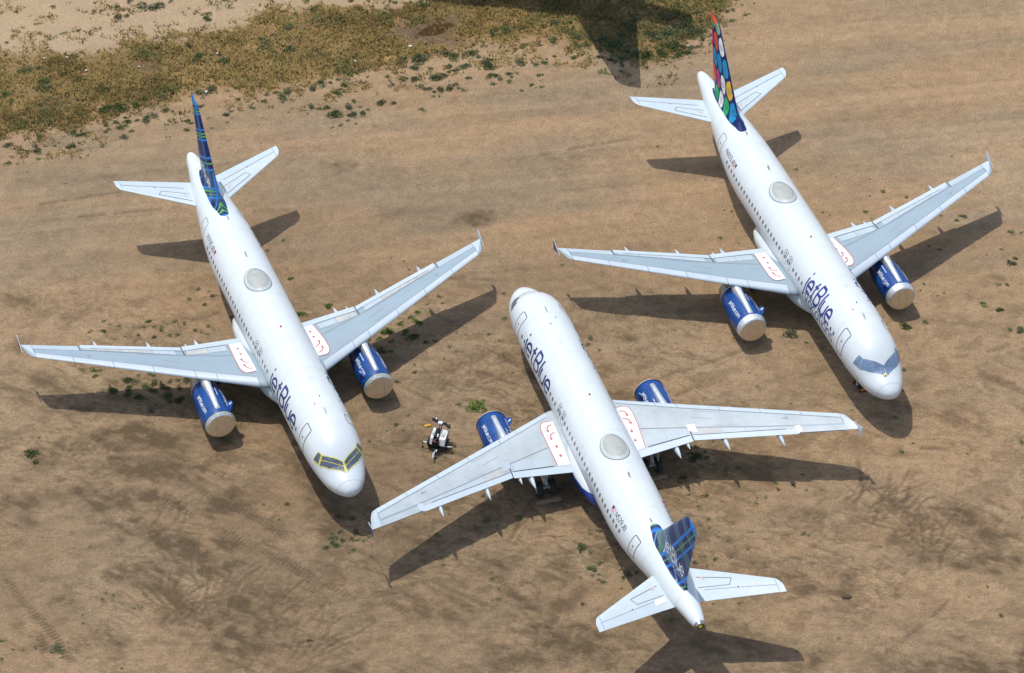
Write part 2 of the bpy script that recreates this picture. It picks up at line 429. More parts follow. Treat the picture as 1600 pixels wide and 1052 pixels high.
# ---------------------------------------------------------------- the airliner
def fin_le(z):
    return float(np.interp(z, (5.4, 5.86, 6.1, 6.45, 6.9, 11.45, 11.75, 11.9), (27.2, 28.75, 29.35, 29.9, 30.3, 34.08, 34.5, 35.2)))
def fin_te(z): return float(np.interp(z, (5.4, 11.3, 11.75, 11.9), (34.55, 35.95, 36.12, 36.1)))
def fin_pt(z, c, side):
    le, te = fin_le(z), fin_te(z); ch = te - le; r = min(1, max(0, c))
    t = 5 * .105 * (.2969 * math.sqrt(r) - .126 * r - .3516 * r * r + .2843 * r ** 3 - .1036 * r ** 4)
    half = t * min(ch, 5.2 - (z - 5.6) * .42)
    if z < 6.5: half += .26 * ((6.5 - z) / .65) ** 2 * (1 - math.exp(-r * 9)) * (1 - r) ** .5
    half = max(half, 0.012)
    if z > 11.6: half *= max(.15, (11.92 - z) / .32)
    return (S0 - (le + c * ch), side * half, z)
BOXC = [(1.18, 33.86), (3.09, 34.38), (3.39, 33.88), (1.31, 32.98)]
def make_airliner(cfg):
    plaid = cfg['fin_mat']; C_ = cfg['kind'] == 'c'
    root = empty('airliner', (cfg['x'], cfg['y'], 0), cfg['a'])
    tag(root, cfg['label'], 'airliner', 'airliners parked on the dirt')
    # ---------- fuselage
    ss = sorted(set([.004, .012, .03, .06, .1, .15, .22, .3, .42, .55, .7, .8] + list(np.arange(1, 6.6, .2)) + list(np.arange(6.9, 24.6, .55)) + list(np.arange(24.8, 37.31, .35)) + [37.3]))
    mb = MB()
    rows = [[fus(s, -180 + 360 * k / 72) for k in range(72)] for s in ss]
    mb.grid(rows, 0, True)
    mb.add([fus(.004, -180 + 360 * k / 72) for k in range(72)], [tuple(range(72))], 0)
    fz = mb.build('fuselage', [M['white']], root, True)
    # exhaust at the tail end
    ex = MB(); zc = 5.07
    ex.lathe([(-.03, .345), (.12, .325), (.24, .27), (.25, .23), (.1, .22)], (S0 - 37.28, 0, zc), 'x', 0, 24)
    if C_:
        ex.lathe([(.1, .22), (.13, .13)], (S0 - 37.28, 0, zc), 'x', 1, 24)
        ex.lathe([(.13, .15), (.24, .13), (.24, .001)], (S0 - 37.28, 0, zc), 'x', 2, 16)
        ex.build('tail_exhaust', [M['steel'], M['dark'], M['yellow']], root, True, 40)
    else:
        ex.lathe([(.1, .22), (.09, .001)], (S0 - 37.28, 0, zc), 'x', 1, 24)
        ex.build('tail_exhaust', [M['white'], M['dark']], root, True, 40)
    # belly fairing: swells round the wing root
    fb = MB(); rows = []
    for s, w, zt_, zb in ((10.8, 0.7, 1.95, 1.72), (11.4, 1.1, 2.15, 1.68), (12.0, 1.5, 2.4, 1.62), (12.6, 1.84, 2.7, 1.57), (13.2, 2.1, 3.0, 1.53), (14, 2.26, 3.22, 1.50), (16, 2.3, 3.2, 1.48),
                          (18, 2.3, 3.1, 1.48), (19.3, 2.26, 2.98, 1.5), (20.4, 2.14, 2.8, 1.56), (21.4, 1.85, 2.5, 1.64), (22.3, 1.2, 2.1, 1.70)):
        zc_ = (zt_ + zb) / 2; a = (zt_ - zb) / 2; row = []
        for k in range(48):
            t = 2 * math.pi * k / 48; c, s_ = math.cos(t), math.sin(t); e = .62
            row.append((S0 - s, w * math.copysign(abs(c) ** e, c), zc_ + a * math.copysign(abs(s_) ** e, s_)))
        rows.append(row)
    fb.grid(rows, 0, True)
    fb.build('belly_fairing', M['belly_blue'] if C_ else M['fairing'], root, True)
    # ---------- windows and exits
    skip = cfg.get('no_windows', ())
    for side in (1, -1):
        s = 6.33; k = 0
        while s < 27.4:
            ex_ = any(abs(s - e) < .30 for e in (14.55, 15.38))
            if not ex_ and not (side == cfg['seen'] and any(a < s < b for a, b in skip)):
                w = MB(); P = [(.105 * math.cos(t) if abs(math.cos(t)) < 2 else 0, .172 * math.sin(t)) for t in [2 * math.pi * j / 14 for j in range(14)]]
                th = 74.5
                w.add([fus(s + a, side * (th - math.degrees(b / R_)), .009) for a, b in P], [tuple(range(14))], 0)
                w.build('cabin_window', M['window'], root)
            s += .533; k += 1
        for e in (14.55, 15.38):     # overwing exits
            d = MB(); f = lambda x, y, o: fus(x, side * (72 - math.degrees(y / R_)), o)
            rr = rrect(e - .225, -.60, e + .225, .44, .09)
            ribbon(d, rr, .032, f, 0, .007, True)
            d.add([f(x, y, .004) for x, y in rr], [tuple(range(len(rr)))], 1)
            o = d.build('overwing_exit', [M['line'], M['white']], root)
            w = MB(); w.add([f(e + .11 * math.cos(t), -.04 + .165 * math.sin(t), .012) for t in [2 * math.pi * j / 14 for j in range(14)]], [tuple(range(14))], 0)
            w.add([f(e + a, b, .0135) for a, b in ((-.1, .22), (.1, .22), (.1, .3), (-.1, .3))], [(0, 1, 2, 3)], 1)
            w.build('exit_window', [M['window'], M['line']], o)
        for s0, s1, ta, tb, nm in ((4.75, 5.58, 41, 97, 'f'), (28.68, 29.5, 45, 96, 'r')):
            d = MB(); H = math.radians(tb - ta) * R_ * (1 if nm == 'f' else .86)
            f = lambda x, y, o: fus(x, side * (tb - (tb - ta) * y / H), o)
            rr = rrect(s0, 0, s1, H, .14)
            ribbon(d, rr, .06, f, 0, .007, True)
            # panel as a grid so that it follows the skin
            d.grid([[f(lerp(s0 + .04, s1 - .04, i / 4), lerp(.05, H - .05, j / 12), .004) for j in range(13)] for i in range(5)], 1)
            o = d.build('cabin_door', [M['line2'] if nm == 'r' and C_ is False else M['line'], M['white']], root)
            w = MB(); cx = (s0 + s1) / 2; cy = H * .52
            w.add([f(cx + .07 * math.cos(t), cy + .09 * math.sin(t), .009) for t in [2 * math.pi * j / 10 for j in range(10)]], [tuple(range(10))], 0)
            w.build('door_window', M['window'], o)
            h = MB(); ribbon(h, [(cx - .14 * side, cy - .3), (cx + .06, cy - .3)], .05, f, 0, .01)
            h.build('handle', M['line2'], o)
        # small service marks low on the side
    # radome seam
    sm = MB(); ribbon(sm, [(0.98, t) for t in range(-130, 131, 5)], .022, lambda x, y, o: fus(x, y, o), 0, .004) if False else None
    seam = [fus(.66, t, .004) for t in range(-150, 151, 5)]; seam2 = [fus(.675, t, .004) for t in range(-150, 151, 5)]
    sm = MB(); sm.grid([seam, seam2], 0); sm.build('radome_seam', M['stain'], root)
    sk = MB()
    for s_ in (6.05, 10.45, 13.9, 19.0, 22.4, 26.9, 30.6, 35.1):
        sk.grid([[fus(s_, t, .0035) for t in range(-120, 121, 5)], [fus(s_ + .022, t, .0035) for t in range(-120, 121, 5)]], 0)
    for t_ in (28, -28):
        sk.grid([[fus(s_, t_, .003) for s_ in np.arange(6.2, 28, .8)], [fus(s_, t_ + .5, .003) for s_ in np.arange(6.2, 28, .8)]], 0)
    sk.build('skin_seam', M['skin_seam'], root)
    for sx in (9.5, 24.0):
        for side in (1, -1):
            pass
    # ---------- cockpit windows
    P1 = [(1.95, 1.0), (2.50, 31), (1.95, 43), (1.28, 3)]
    P2 = [(2.53, 32), (2.80, 44), (2.50, 66), (1.98, 44)]
    P3 = [(2.86, 45), (3.18, 48.5), (3.20, 73), (2.59, 66.5)]
    cw = cfg['cockpit']
    for side in (1, -1):
        for pn, Q in enumerate((P1, P2, P3)):
            def bl(u, v, o, Q=Q):
                s = (1-u)*(1-v)*Q[0][0] + u*(1-v)*Q[1][0] + u*v*Q[2][0] + (1-u)*v*Q[3][0]
                t = (1-u)*(1-v)*Q[0][1] + u*(1-v)*Q[1][1] + u*v*Q[2][1] + (1-u)*v*Q[3][1]
                return fus(s, side * t, o)
            w = MB(); n = 8
            ex_ = (.0 if C_ else .02) if cw['tape'] or C_ else .035
            w.grid([[bl(-ex_ + (1 + 2 * ex_) * i / n, -ex_ * .6 + (1 + 1.2 * ex_) * j / n, .012 + .002 * pn) for j in range(n + 1)] for i in range(n + 1)], 0)
            w.build('cockpit_window', M['fairing'] if C_ and pn == 0 else cw['glass'], root)
            if cw['tape']:
                t = MB()
                e = [(0, 0), (1, 0), (1, 1), (0, 1), (0, 0)]
                f = lambda x, y, o: bl(x, y, o)
                wd = .09 / (1.2 if pn == 0 else .75)
                for a, b in zip(e, e[1:]):
                    hor = a[1] == b[1]
                    w_ = (.085 if hor else (.065 if pn == 0 else .11)) * (0 if (not hor and ((pn == 0 and a[0] == 1) or (pn == 1 and a[0] == 0))) else 1)
                    if w_ == 0: continue
                    ribbon(t, dens([a, b], .12), w_, f, 0, .018 if hor else .021)
                if pn < 2: ribbon(t, dens([(0, .45), (1, .45)], .12), .05, f, 0, .024)
                t.build('tape_strip', M['yellow'], root)
    if cw.get('blob'):
        b = MB(); x, y, z = fus(1.35, -6, .02)
        b.lathe([(-.02, .13), (.03, .12), (.05, .06), (.05, .001)], (x, y, z), 'z', 0, 12)
        b.box((x + .05, y, z + .08), (.09, .07, .05), 1)
        b.build('yellow_cap', [M['yellow'], M['whiteletter']], root)
    for s_, t_, ln in cfg.get('tags', ()):      # yellow covers hung over the probes
        b = MB(); f = lambda x, y, o: fus(s_ + x, t_ + math.degrees(y / 1.5), o)
        b.grid([[f(lerp(-.09, .09, i / 2), lerp(-ln / 2, ln / 2, j / 3), .03) for j in range(4)] for i in range(3)], 0)
        b.build('probe_cover', M['yellow'], root)
    # ---------- crown fittings
    def blade(s, th, h=.32, l=.42, m='fairing'):
        x, y, z = fus(s, th); b = MB()
        P = [[(x - l * t - k * h * .6, y + .018 * sgn, z - .03 + k * h) for t in (0, 1 - .35 * k)] for sgn in (1, -1) for k in (0, 1)]
        v = [p for r in P for p in r]
        b.add(v, [(0, 1, 3, 2), (4, 6, 7, 5), (0, 2, 6, 4), (1, 5, 7, 3), (2, 3, 7, 6)], 0)
        b.build('antenna', M[m], root)
    blade(5.4, 0, .34, .5); blade(23.4, 1, .3, .42, 'stain'); blade(28.0, 3, .2, .35, 'stain'); blade(7.2, 4, .1, .16, 'dark'); blade(6.6, -12, .09, .14, 'dark')
    bc = MB(); x, y, z = fus(15.2, -2)
    bc.lathe([(0, .085), (.03, .08), (.04, .05), (.10, .045), (.12, .001)], (x, y, z - .01), 'z', 0, 14); bc.build('beacon_light', M['red'], root, True, 40)
    vt = MB(); x, y, z = fus(9.3, 4, .004)
    ribbon(vt, arc(0, 0, .16, .16, 0, 360, 20), .02, lambda a, b, o: fus(9.3 + a, 4 + math.degrees(b / R_), o), 0, .006); vt.build('vent_ring', M['stain'], root)
    gr = MB()
    for i in range(12):
        rr_ = random.Random(i + len(cfg['reg'])).random
        s, th = 6 + rr_() * 22, (rr_() - .5) * 110; l = .05 + rr_() * .16
        gr.add([fus(s, th, .003), fus(s + l, th + .4, .003), fus(s + l * 1.2, th + 1.1, .003), fus(s + .01, th + .9, .003)], [(0, 1, 2, 3)], 0)
    gr.build('grime_mark', M['fairing'], root)
    # satellite dome
    sd, cy = 20.72, 0.0
    def dome(rx0, ry0, z0, rx1, ry1, z1, mi, mbx, n=40):
        rows = []
        for rx, ry, zz in ((rx0, ry0, z0), (rx1, ry1, z1)):
            row = []
            for k in range(n):
                t = 2 * math.pi * k / n; y = ry * math.sin(t)
                base = 3.8 + 2.07 * math.sqrt(max(0, 1 - (y / 1.975) ** 2))
                row.append((S0 - sd - rx * math.cos(t), y, base + zz if zz < .05 else 5.87 + zz - .30 * (y / .9) ** 2 * (.25 / max(.05, zz)) ** .3 * .55))
            rows.append(row)
        mbx.grid(rows, mi, True)
    dm = MB()
    dome(1.37, .955, .0, 1.3, .9, .03, 1, dm)
    dome(1.3, .9, .03, 1.10, .74, .13, 0, dm)
    dm.build('antenna_skirt', [M['fairing'], M['line2']], root, True, 30)
    dt = MB(); rows = []
    for j in range(9):
        r = 1 - (j / 8) ** 1.6 * .999; zz = .10 + .08 * (1 - r ** 4)
        rows.append([(S0 - sd - 1.11 * r * math.cos(2 * math.pi * k / 40), .75 * r * math.sin(2 * math.pi * k / 40), 5.87 + zz - .14 * (r * math.sin(2 * math.pi * k / 40)) ** 2) for k in range(40)])
    dt.grid(rows, 0, True); dt.build('antenna_dome', M['dome'], root, True)
    # ---------- lettering
    for side in (1, -1):
        direction = side            # port reads nose to tail, starboard tail to nose
        if cfg['kind'] == 'b': s_port, s_star, size, base = 7.55, 11.85, .655, 77.0
        else: s_port, s_star, size, base = 6.95, 12.05, .80, 87.5
        if cfg['kind'] == 'b': fx, size_y = 1.08, 1.0
        t = MB()
        want = 4.35 if cfg['kind'] == 'b' else 5.35
        fx = want / (text_len('jetBlue') * size)
        hy = (1.0 if cfg['kind'] == 'b' else .93) / size
        s_start = s_port if side > 0 else s_star
        fm = lambda x, y, o: fus(s_start + direction * x * fx, side * (base - math.degrees(y * hy / R_)), o)
        text(t, 'jetBlue', size, .165 if cfg['kind'] != 'b' else .14, fm)
        t.build('lettering', M['navy'] if cfg['kind'] != 'b' else M['violet'], root)
        if cfg['kind'] == 'b':
            t = MB(); sz = .50
            fx2 = 5.0 / (text_len('Vacations') * sz)
            s2 = 6.5 if side > 0 else 11.4
            fm2 = lambda x, y, o: fus(s2 + direction * x * fx2, side * (98.5 - math.degrees(y * 1.18 / R_)), o)
            text(t, 'Vacations', sz, .075, fm2)
            t.build('lettering', M['violet'], root)
        t = MB(); sz = .25
        L = text_len(cfg['reg']) * sz
        s3 = 25.95 if side > 0 else 27.85
        fm3 = lambda x, y, o: fus(s3 + direction * x, side * (63.5 - math.degrees(y / R_)), o)
        text(t, cfg['reg'], sz, .05, fm3); t.build('registration', M['text_black'], root)
        # flag, nose side of the registration
        f0 = 25.25 if side > 0 else 26.25
        fl = MB(); ff = lambda x, y, o: fus(f0 + side * x, side * (63.5 - math.degrees(y / R_)), o)
        sx = 1 if side > 0 else 1
        for i in range(7):
            a, b = i * .37 / 7, (i + 1) * .37 / 7
            fl.add([ff(0, a, .006), ff(.5, a, .006), ff(.5, b, .006), ff(0, b, .006)], [(0, 1, 2, 3)], i % 2)
        c0, c1 = (0, .22) if side > 0 else (.28, .5)
        fl.add([ff(c0, .16, .009), ff(c1, .16, .009), ff(c1, .37, .009), ff(c0, .37, .009)], [(0, 1, 2, 3)], 2)
        fl.build('flag', [M['red'], M['whiteletter'], M['navy']], root)
    # ---------- wings
    worn = C_
    for side in (1, -1):
        ys = [0, 1, 1.9, 2.15, 3, 4, 5, 5.75, 6.39, 7, 8, 9, 10, 11, 12, 13, 14, 15, 16, 16.4, 16.6, 16.75, 16.88, 16.98, 17.06]
        cs = [0, .004, .012, .03, .06, .1, .16, .24, .34, .45, .56, .68, .8, .9, 1]
        mb = MB()
        rows = [[w_pt(side, y, c, 1) for c in reversed(cs)] + [w_pt(side, y, c, -1) for c in cs[1:-1]] for y in ys]
        mb.grid(rows, 0, True)
        mb.add(rows[-1], [tuple(range(len(rows[-1])))], 0)
        wing = mb.build('wing', M['wing_worn'] if worn else M['wing'], root, True, 50)
        # leading edge slats wrap round the nose of the section
        def depth(y): return lerp(.64, .44, (y - 2.3) / 14)
        for ya, yb in ((2.42, 4.97), (4.99, 6.32), (6.34, 8.92), (8.94, 11.42), (11.44, 13.92), (13.94, 16.3)):
            sl = MB(); ny = 8; rows = []
            for i in range(ny + 1):
                y = lerp(ya + .015, yb - .015, i / ny); ch = w_te(y) - w_le(y); cb = depth(y) / ch
                cc = [cb, cb * .75, cb * .5, cb * .3, cb * .16, cb * .07, cb * .02, 0]
                row = [w_pt(side, y, c, 1, .012) for c in cc] + [w_pt(side, y, c, -1, .012) for c in (cb * .02, cb * .08, cb * .2, cb * .35)]
                row[7] = (row[7][0] + .014, row[7][1], row[7][2])
                rows.append(row)
            sl.grid(rows, 0)
            sl.build('slat', M['slat'], wing, True, 50)
        sm = MB()
        sp = lambda y: float(np.interp(y, (2.15, 3.4, 6.94, 10.1, 13.05, 16.3), (16.3, 16.6, 17.75, 18.95, 20.02, 21.08)))
        rs = [(y, sp(y) - .0) for y in np.arange(3.3, 16.31, .5)]
        ls = [(y, w_le(y) + depth(y) + .03) for y in np.arange(2.5, 16.31, .46)]
        wing_line(sm, side, rs, .055, .010, 0); wing_line(sm, side, ls, .055, .011, 0)
        wing_line(sm, side, [(16.28, w_le(16.28) + .56), (16.3, 21.0)], .05, .0125, 0)
        # chordwise seams across the slats
        for y in (4.975, 6.33, 8.925, 11.425, 13.925): wing_line(sm, side, [(y, w_le(y) + .04), (y, w_le(y) + depth(y))], .022, .016, 1, .2)
        # ribs, fuel access dashes
        for y0, y1, o in ((7.2, 8.9, .25), (6.9, 8.2, .95)):
            for k in range(12):
                y = lerp(y0, y1, k / 12); s = w_le(y) + depth(y) + o
                wing_line(sm, side, [(y, s), (y + .08, s + .035)], .035, .010, 1, .3)
        for k in range(10):
            y = lerp(8.2, 9.6, k / 10); s = sp(y) - .16
            wing_line(sm, side, [(y, s), (y + .08, s + .03)], .035, .010, 1, .3)
        wing_line(sm, side, [(12.6, w_le(12.6) + .95), (12.95, w_le(12.6) + 1.1)], .05, .012, 0)
        wing_line(sm, side, [(12.85, w_le(12.6) + .85), (12.9, w_le(12.6) + 1.15)], .05, .0135, 0)
        sm.build('panel_seam', [M['line2'], M['line2']], wing)
        # spoilers
        q = cfg['kind']
        spm = M['spoiler_worn'] if q == 'a' else M['spoiler']
        yy = [6.95, 8.45, 9.95, 11.45, 12.95]
        for i, (a, b) in enumerate(zip(yy, yy[1:])):
            o = MB(); wing_patch(o, side, [(a + .02, sp(a) + .06), (b - .02, sp(b) + .06), (b - .02, w_te(b) - .36), (a + .02, w_te(a) - .36)], .018)
            o.build('spoiler', (M['spoiler_worn'] if (q == 'a' and i > 0) or (q == 'c' and i == 0) else M['spoiler']), wing, True, 40)
        o = MB(); wing_patch(o, side, [(4.75, 17.42), (6.2, 17.55), (6.15, 18.18), (4.75, 18.16)], .018)
        o.build('spoiler', spm, wing, True, 40)
        o = MB(); wing_patch(o, side, [(3.4, 17.36), (4.7, 17.41), (4.7, 18.16), (3.4, 18.12)], .018)
        o.build('spoiler', M['spoiler'], wing, True, 40)
        # flaps: slabs whose trailing edge stands slightly behind the wing's
        def slab(name, ya, yb, sa, sb, ta, tb, m, dz=0.0, th=.10, rot=0.0):
            o = MB(); n = 10; rows = []
            for i in range(n + 1):
                y = lerp(ya, yb, i / n); s0_, s1_ = lerp(sa, sb, i / n), lerp(ta, tb, i / n)
                x0, _, z0 = w_at(side, y, s0_, 1, .016)
                x1, _, z1 = w_at(side, y, s1_, 1, .016 - rot)
                xm, _, zm = w_at(side, y, (s0_ + s1_) / 2, 1, .02 - rot * .35)
                rows.append([(x0, side * y, z0), (xm, side * y, zm), (x1, side * y, z1), (x1 + .01, side * y, z1 - .02), (xm, side * y, zm - th), (x0, side * y, z0 - th)])
            o.grid(rows, 0, True)
            for r in (rows[0], rows[-1]): o.add(r, [tuple(range(6))], 0)
            return o.build(name, m, wing, True, 35)
        fm_ = M['flap']
        slab('flap', 2.2, 6.36, 18.24, 18.26, 18.88, 18.80, fm_)
        slab('flap', 6.44, 13.1, w_te(6.44) - .34, w_te(13.1) - .34, w_te(6.44) + .14, w_te(13.1) + .14, fm_)
        slab('aileron', 13.3, 16.3, w_te(13.3) - .66, w_te(16.3) - .56, w_te(13.3) - .02, w_te(16.3) - .02, M['spoiler'] if not C_ else M['wing'], rot=.0 if not C_ else .10)
        sm2 = MB()
        wing_line(sm2, side, [(6.42, 17.62), (6.40, 18.75)], .08, .024, 0, .2)
        wing_line(sm2, side, [(y, w_te(y) - .35) for y in np.arange(6.5, 13.1, .6)], .04, .026, 0)
        wing_line(sm2, side, [(3.3, 18.20), (6.3, 18.22)], .04, .026, 0)
        wing_line(sm2, side, [(13.2, 20.0), (13.2, 20.7)], .05, .02, 0)
        sm2.build('panel_seam', [M['line']], wing)
        # white walkway panel with red edge and arrows
        wp = MB()
        if True:
            out = [(2.28, 14.25), (2.75, 14.2), (3.0, 14.28), (3.17, 14.5), (3.27, 14.9), (3.26, 16.0), (3.2, 17.0), (3.12, 18.22)]
            P = []
            for s in np.linspace(14.25, 18.22, 26):
                yo = float(np.interp(s, [p[1] for p in out[2:]], [p[0] for p in out[2:]])) if s > 14.28 else 2.9
                P.append([w_at(side, lerp(2.22, yo, t), s, 1, .02) for t in np.linspace(0, 1, 5)])
            wp.grid(P, 0)
            wing_line(wp, side, out, .045, .026, 1, .15)
            wing_line(wp, side, [(2.28, 18.24), (3.12, 18.24)], .0, .027, 1, .15)
            def arrow(pts):
                wing_line(wp, side, pts, .075, .027, 1, .05)
                (a, b), (c, d) = pts[-2], pts[-1]; dx, dy = c - a, d - b; l = math.hypot(dx, dy); dx /= l; dy /= l
                tri = [(c + dx * .16, d + dy * .16), (c - dy * .13, d + dx * .13), (c + dy * .13, d - dx * .13)]
                wp.add([w_at(side, y, s, 1, .03) for y, s in tri], [(0, 1, 2)], 1)
            for s0_ in (14.62, 15.38):
                arrow([(2.42 + .42 * math.sin(t), s0_ + .42 - .42 * math.cos(t)) for t in np.linspace(0, 1.7, 9)])
            arrow([(2.68, 16.45), (2.68, 16.58)]); arrow([(2.66, 17.25), (2.66, 17.38)])
        wp.build('walkway_panel', [M['panel'], M['red']], wing)
        if C_:
            o = MB(); wing_patch(o, side, [(13.12, 20.05), (13.5, 20.2), (13.5, 20.65), (13.12, 20.8)], .03); o.build('access_panel', M['panel'] if side < 0 else M['slat'], wing)
            o = MB(); wing_patch(o, side, [(6.3, 17.3), (6.9, 17.45), (6.85, 18.2), (6.35, 17.9)], .0265); o.build('access_panel', M['panel'] if side < 0 else M['spoiler'], wing)
        # wingtip fence
        fe = MB(); pts = [(21.0, 3.97), (21.6, 4.15), (22.25, 4.5), (22.36, 4.51), (22.32, 4.05), (22.3, 3.62), (22.15, 3.58), (21.6, 3.80)]
        for sg, mi in ((.02, 1), (-.02, 0)):
            fe.add([(S0 - a, side * (17.07 + sg + .10 * max(0, b - 4.1)), b) for a, b in pts], [tuple(range(8))], mi)
        fe.add([(S0 - a, side * (17.09 + .10 * max(0, b - 4.1)), b) for a, b in pts] + [(S0 - a, side * (17.05 + .10 * max(0, b - 4.1)), b) for a, b in pts],
               [(i, (i + 1) % 8, 8 + (i + 1) % 8, 8 + i) for i in range(8)], 0)
        fe.build('wingtip_fence', [M['slat'], M['navy']], wing)
        # tip light strip and lighter tip cap
        tp = MB(); wing_patch(tp, side, [(16.36, w_le(16.36) + .12), (17.0, w_le(17.0) + .08), (17.0, w_te(17.0) - .02), (16.36, w_te(16.36) - .01)], .014, 0, 8, 6)
        tp.build('tip_cap', M['slat'], wing, True, 40)
        # flap track fairings
        for y, s0_, s1_, r in ((5.15, 16.6, 19.75, .34), (5.95, 17.6, 19.3, .2), (8.45, 17.0, 20.3, .32), (12.0, 18.4, 21.3, .29)):
            if r == 0: continue
            fr = MB(); rows = []
            for k in range(15):
                t = k / 14; s = lerp(s0_, s1_, t)
                rr_ = r * max(.03, math.sqrt(min(1, t / .3)) * (1 - max(0, (t - .55) / .45) ** 2.2))
                zc_ = w_at(1, y, min(s, w_te(y)), -1)[2] - r * .86
                rows.append([(S0 - s, side * y + rr_ * .6 * math.cos(a), zc_ + rr_ * .85 * math.sin(a)) for a in [2 * math.pi * j / 14 for j in range(14)]])
            fr.grid(rows, 0, True); fr.build('flap_fairing', M['slat'], wing, True)
        # ---------- engine
        ye, ze = 5.75, 1.66
        en = MB(); cx = (S0 - 11.35, side * ye, ze)
        prof = [(.0, .90), (-.03, .94), (.02, .985), (.12, 1.02)]
        body = [(.12, 1.02), (.35, 1.06), (.8, 1.10), (1.5, 1.12), (2.3, 1.10), (3.1, 1.04), (3.75, .96), (4.05, .92)]
        en.lathe(body, cx, 'x', 0, 48)
        eng = en.build('engine_nacelle', M['blue'], root, True, 40)
        lp = MB(); lw = {'a': .19, 'b': .52, 'c': .05}[q]
        lp.lathe([(.25, .8), (.05, .87), (-.02, .93), (.02, .99), (.12, 1.026), (max(.14, lw * .6), 1.06), (max(.16, lw), 1.088)], cx, 'x', 0, 48)
        lp.build('inlet_lip', M['foil'] if q != 'c' else M['whiteletter'], eng, True, 60)
        if q in 'ac':
            tr = MB(); tr.lathe([(-.036, .90), (-.035, .925), (-.03, .932)], cx, 'x', 0, 48)
            if q == 'a': tr.lathe([(.165, 1.06), (.168, 1.085), (.205, 1.09), (.21, 1.06)], cx, 'x', 0, 48)
            tr.build('tape_strip', M['yellow'], eng, True)
        cv = MB(); cv.lathe([(-.03, .915), (-.045, .88), (-.05, .5), (-.052, .001)], cx, 'x', 0, 48)
        for yy_ in (-.32, .3):
            cv.add([(cx[0] + .058, cx[1] + yy_ + a, cx[2] + b) for a, b in ((0, -.82), (.018, -.82), (.018, .82), (0, .82))], [(0, 1, 2, 3)], 1)
        if q == 'b': cv.add([(cx[0] + .062, cx[1] - .05 + a, cx[2] - .55 + b) for a, b in ((0, -.15), (.13, -.2), (.16, .05), (.04, .12))], [(0, 1, 2, 3)], 2)
        cv.build('inlet_cover', [M['cover'], M['stain'], M['yellow']], eng, True, 40)
        nz = MB(); nz.lathe([(4.05, .915), (4.3, .88), (4.75, .79), (4.95, .76), (4.95, .70)], cx, 'x', 0, 48)
        nz.lathe([(4.95, .70), (4.9, .001)], cx, 'x', 1, 48)
        nz.lathe([(4.045, .93), (4.06, .945), (4.12, .925)], cx, 'x', 2, 48)
        nz.build('exhaust_nozzle', [M['steel'], M['cover'], M['whiteletter']], eng, True, 40)
        # circumferential seam
        se = MB(); se.lathe([(2.40, 1.105), (2.405, 1.106), (2.43, 1.105)], cx, 'x', 0, 48)
        se.lathe([(1.0, 1.116), (1.005, 1.117), (1.02, 1.118)], cx, 'x', 0, 48); se.build('panel_seam', M['navy'], eng)
        # pylon: narrow nose on the nacelle widening into the wing
        py = MB(); rows = []
        for s, w, zt_ in ((11.95, .17, ze + 1.06), (12.0, .20, ze + 1.16), (12.6, .205, ze + 1.23), (13.4, .22, ze + 1.33), (14.0, .25, ze + 1.40), (14.5, .29, ze + 1.45), (14.95, .33, ze + 1.45)):
            rows.append([(S0 - s, side * ye + w * a, lerp(ze + .75, zt_, b)) for a, b in ((-1.1, 0), (-1.0, .6), (-.85, .84), (-.5, .96), (0, 1), (.5, .96), (.85, .84), (1.0, .6), (1.1, 0))])
        py.grid(rows, 0); py.add(rows[0], [tuple(range(9))], 0)
        py.build('pylon', M['foil'] if q != 'c' else M['foil'], eng, True, 60)
        pa = MB(); rows = []
        for s, zt_, zb in ((14.9, ze + 1.25, ze + .8), (15.6, ze + 1.15, ze + .7), (16.6, ze + 1.05, ze + .75), (18.0, 2.7, 2.5)):
            rows.append([(S0 - s, side * ye + a, b) for a, b in ((-.26, zt_), (.26, zt_), (.2, zb), (-.2, zb))])
        pa.grid(rows, 0, True); pa.add(rows[-1], [(0, 1, 2, 3)], 0); pa.build('pylon_rear', M['fairing'], eng)
        # strake on the inboard shoulder
        st = MB(); ai = math.radians(38); sgn = -side
        def nac(sx, r, ang): return (S0 - 11.35 - sx, side * ye + sgn * r * math.cos(ang), ze + r * math.sin(ang))
        pts = [(.55, 1.06), (1.0, 1.50), (1.22, 1.5), (1.35, 1.42), (1.5, 1.08)]
        v = [nac(a, r, ai + .015) for a, r in pts] + [nac(a, r, ai - .015) for a, r in pts]
        st.add(v, [(0, 1, 2, 3, 4), (9, 8, 7, 6, 5)] + [(i, i + 1, 6 + i, 5 + i) for i in range(4)], 0)
        f = lambda x, y, o: nac(1.0 + x, 1.3 + y, ai + .02)
        st.add([nac(1.08, 1.22, ai + .022), nac(1.2, 1.22, ai + .022), nac(1.16, 1.44, ai + .022), nac(1.06, 1.42, ai + .022)], [(0, 1, 2, 3)], 1)
        st.build('strake', [M['blue'], M['whiteletter']], eng)
        # lettering on both shoulders of the nacelle
        for sg2 in (1, -1):
            t = MB(); sz = .158
            def nf(x, y, o, sg2=sg2):
                # port shoulder reads nose to tail, starboard tail to nose
                L = text_len('jetblue.com') * sz
                s = (12.35 + x) if sg2 > 0 else (12.35 + L - x)
                a0 = math.radians(37) + y * 1.25 / 1.1
                r = float(np.interp(s - 11.35, [p[0] for p in body], [p[1] for p in body])) + .006 + o
                return (S0 - s, side * ye + sg2 * r * math.cos(a0), ze + r * math.sin(a0))
            text(t, 'jetblue.com', sz, .038, nf, gap=.36, off=.002)
            # short white streaks of tape on the cowl latch line
            for k in range(5):
                s = 12.1 + k * .42
                t.add([nf(s - 12.0, .52 + a, .004) if sg2 > 0 else nf(12.0 + text_len('jetblue.com') * sz - s, .52 + a, .004) for a in (0,)] * 0, [], 0)
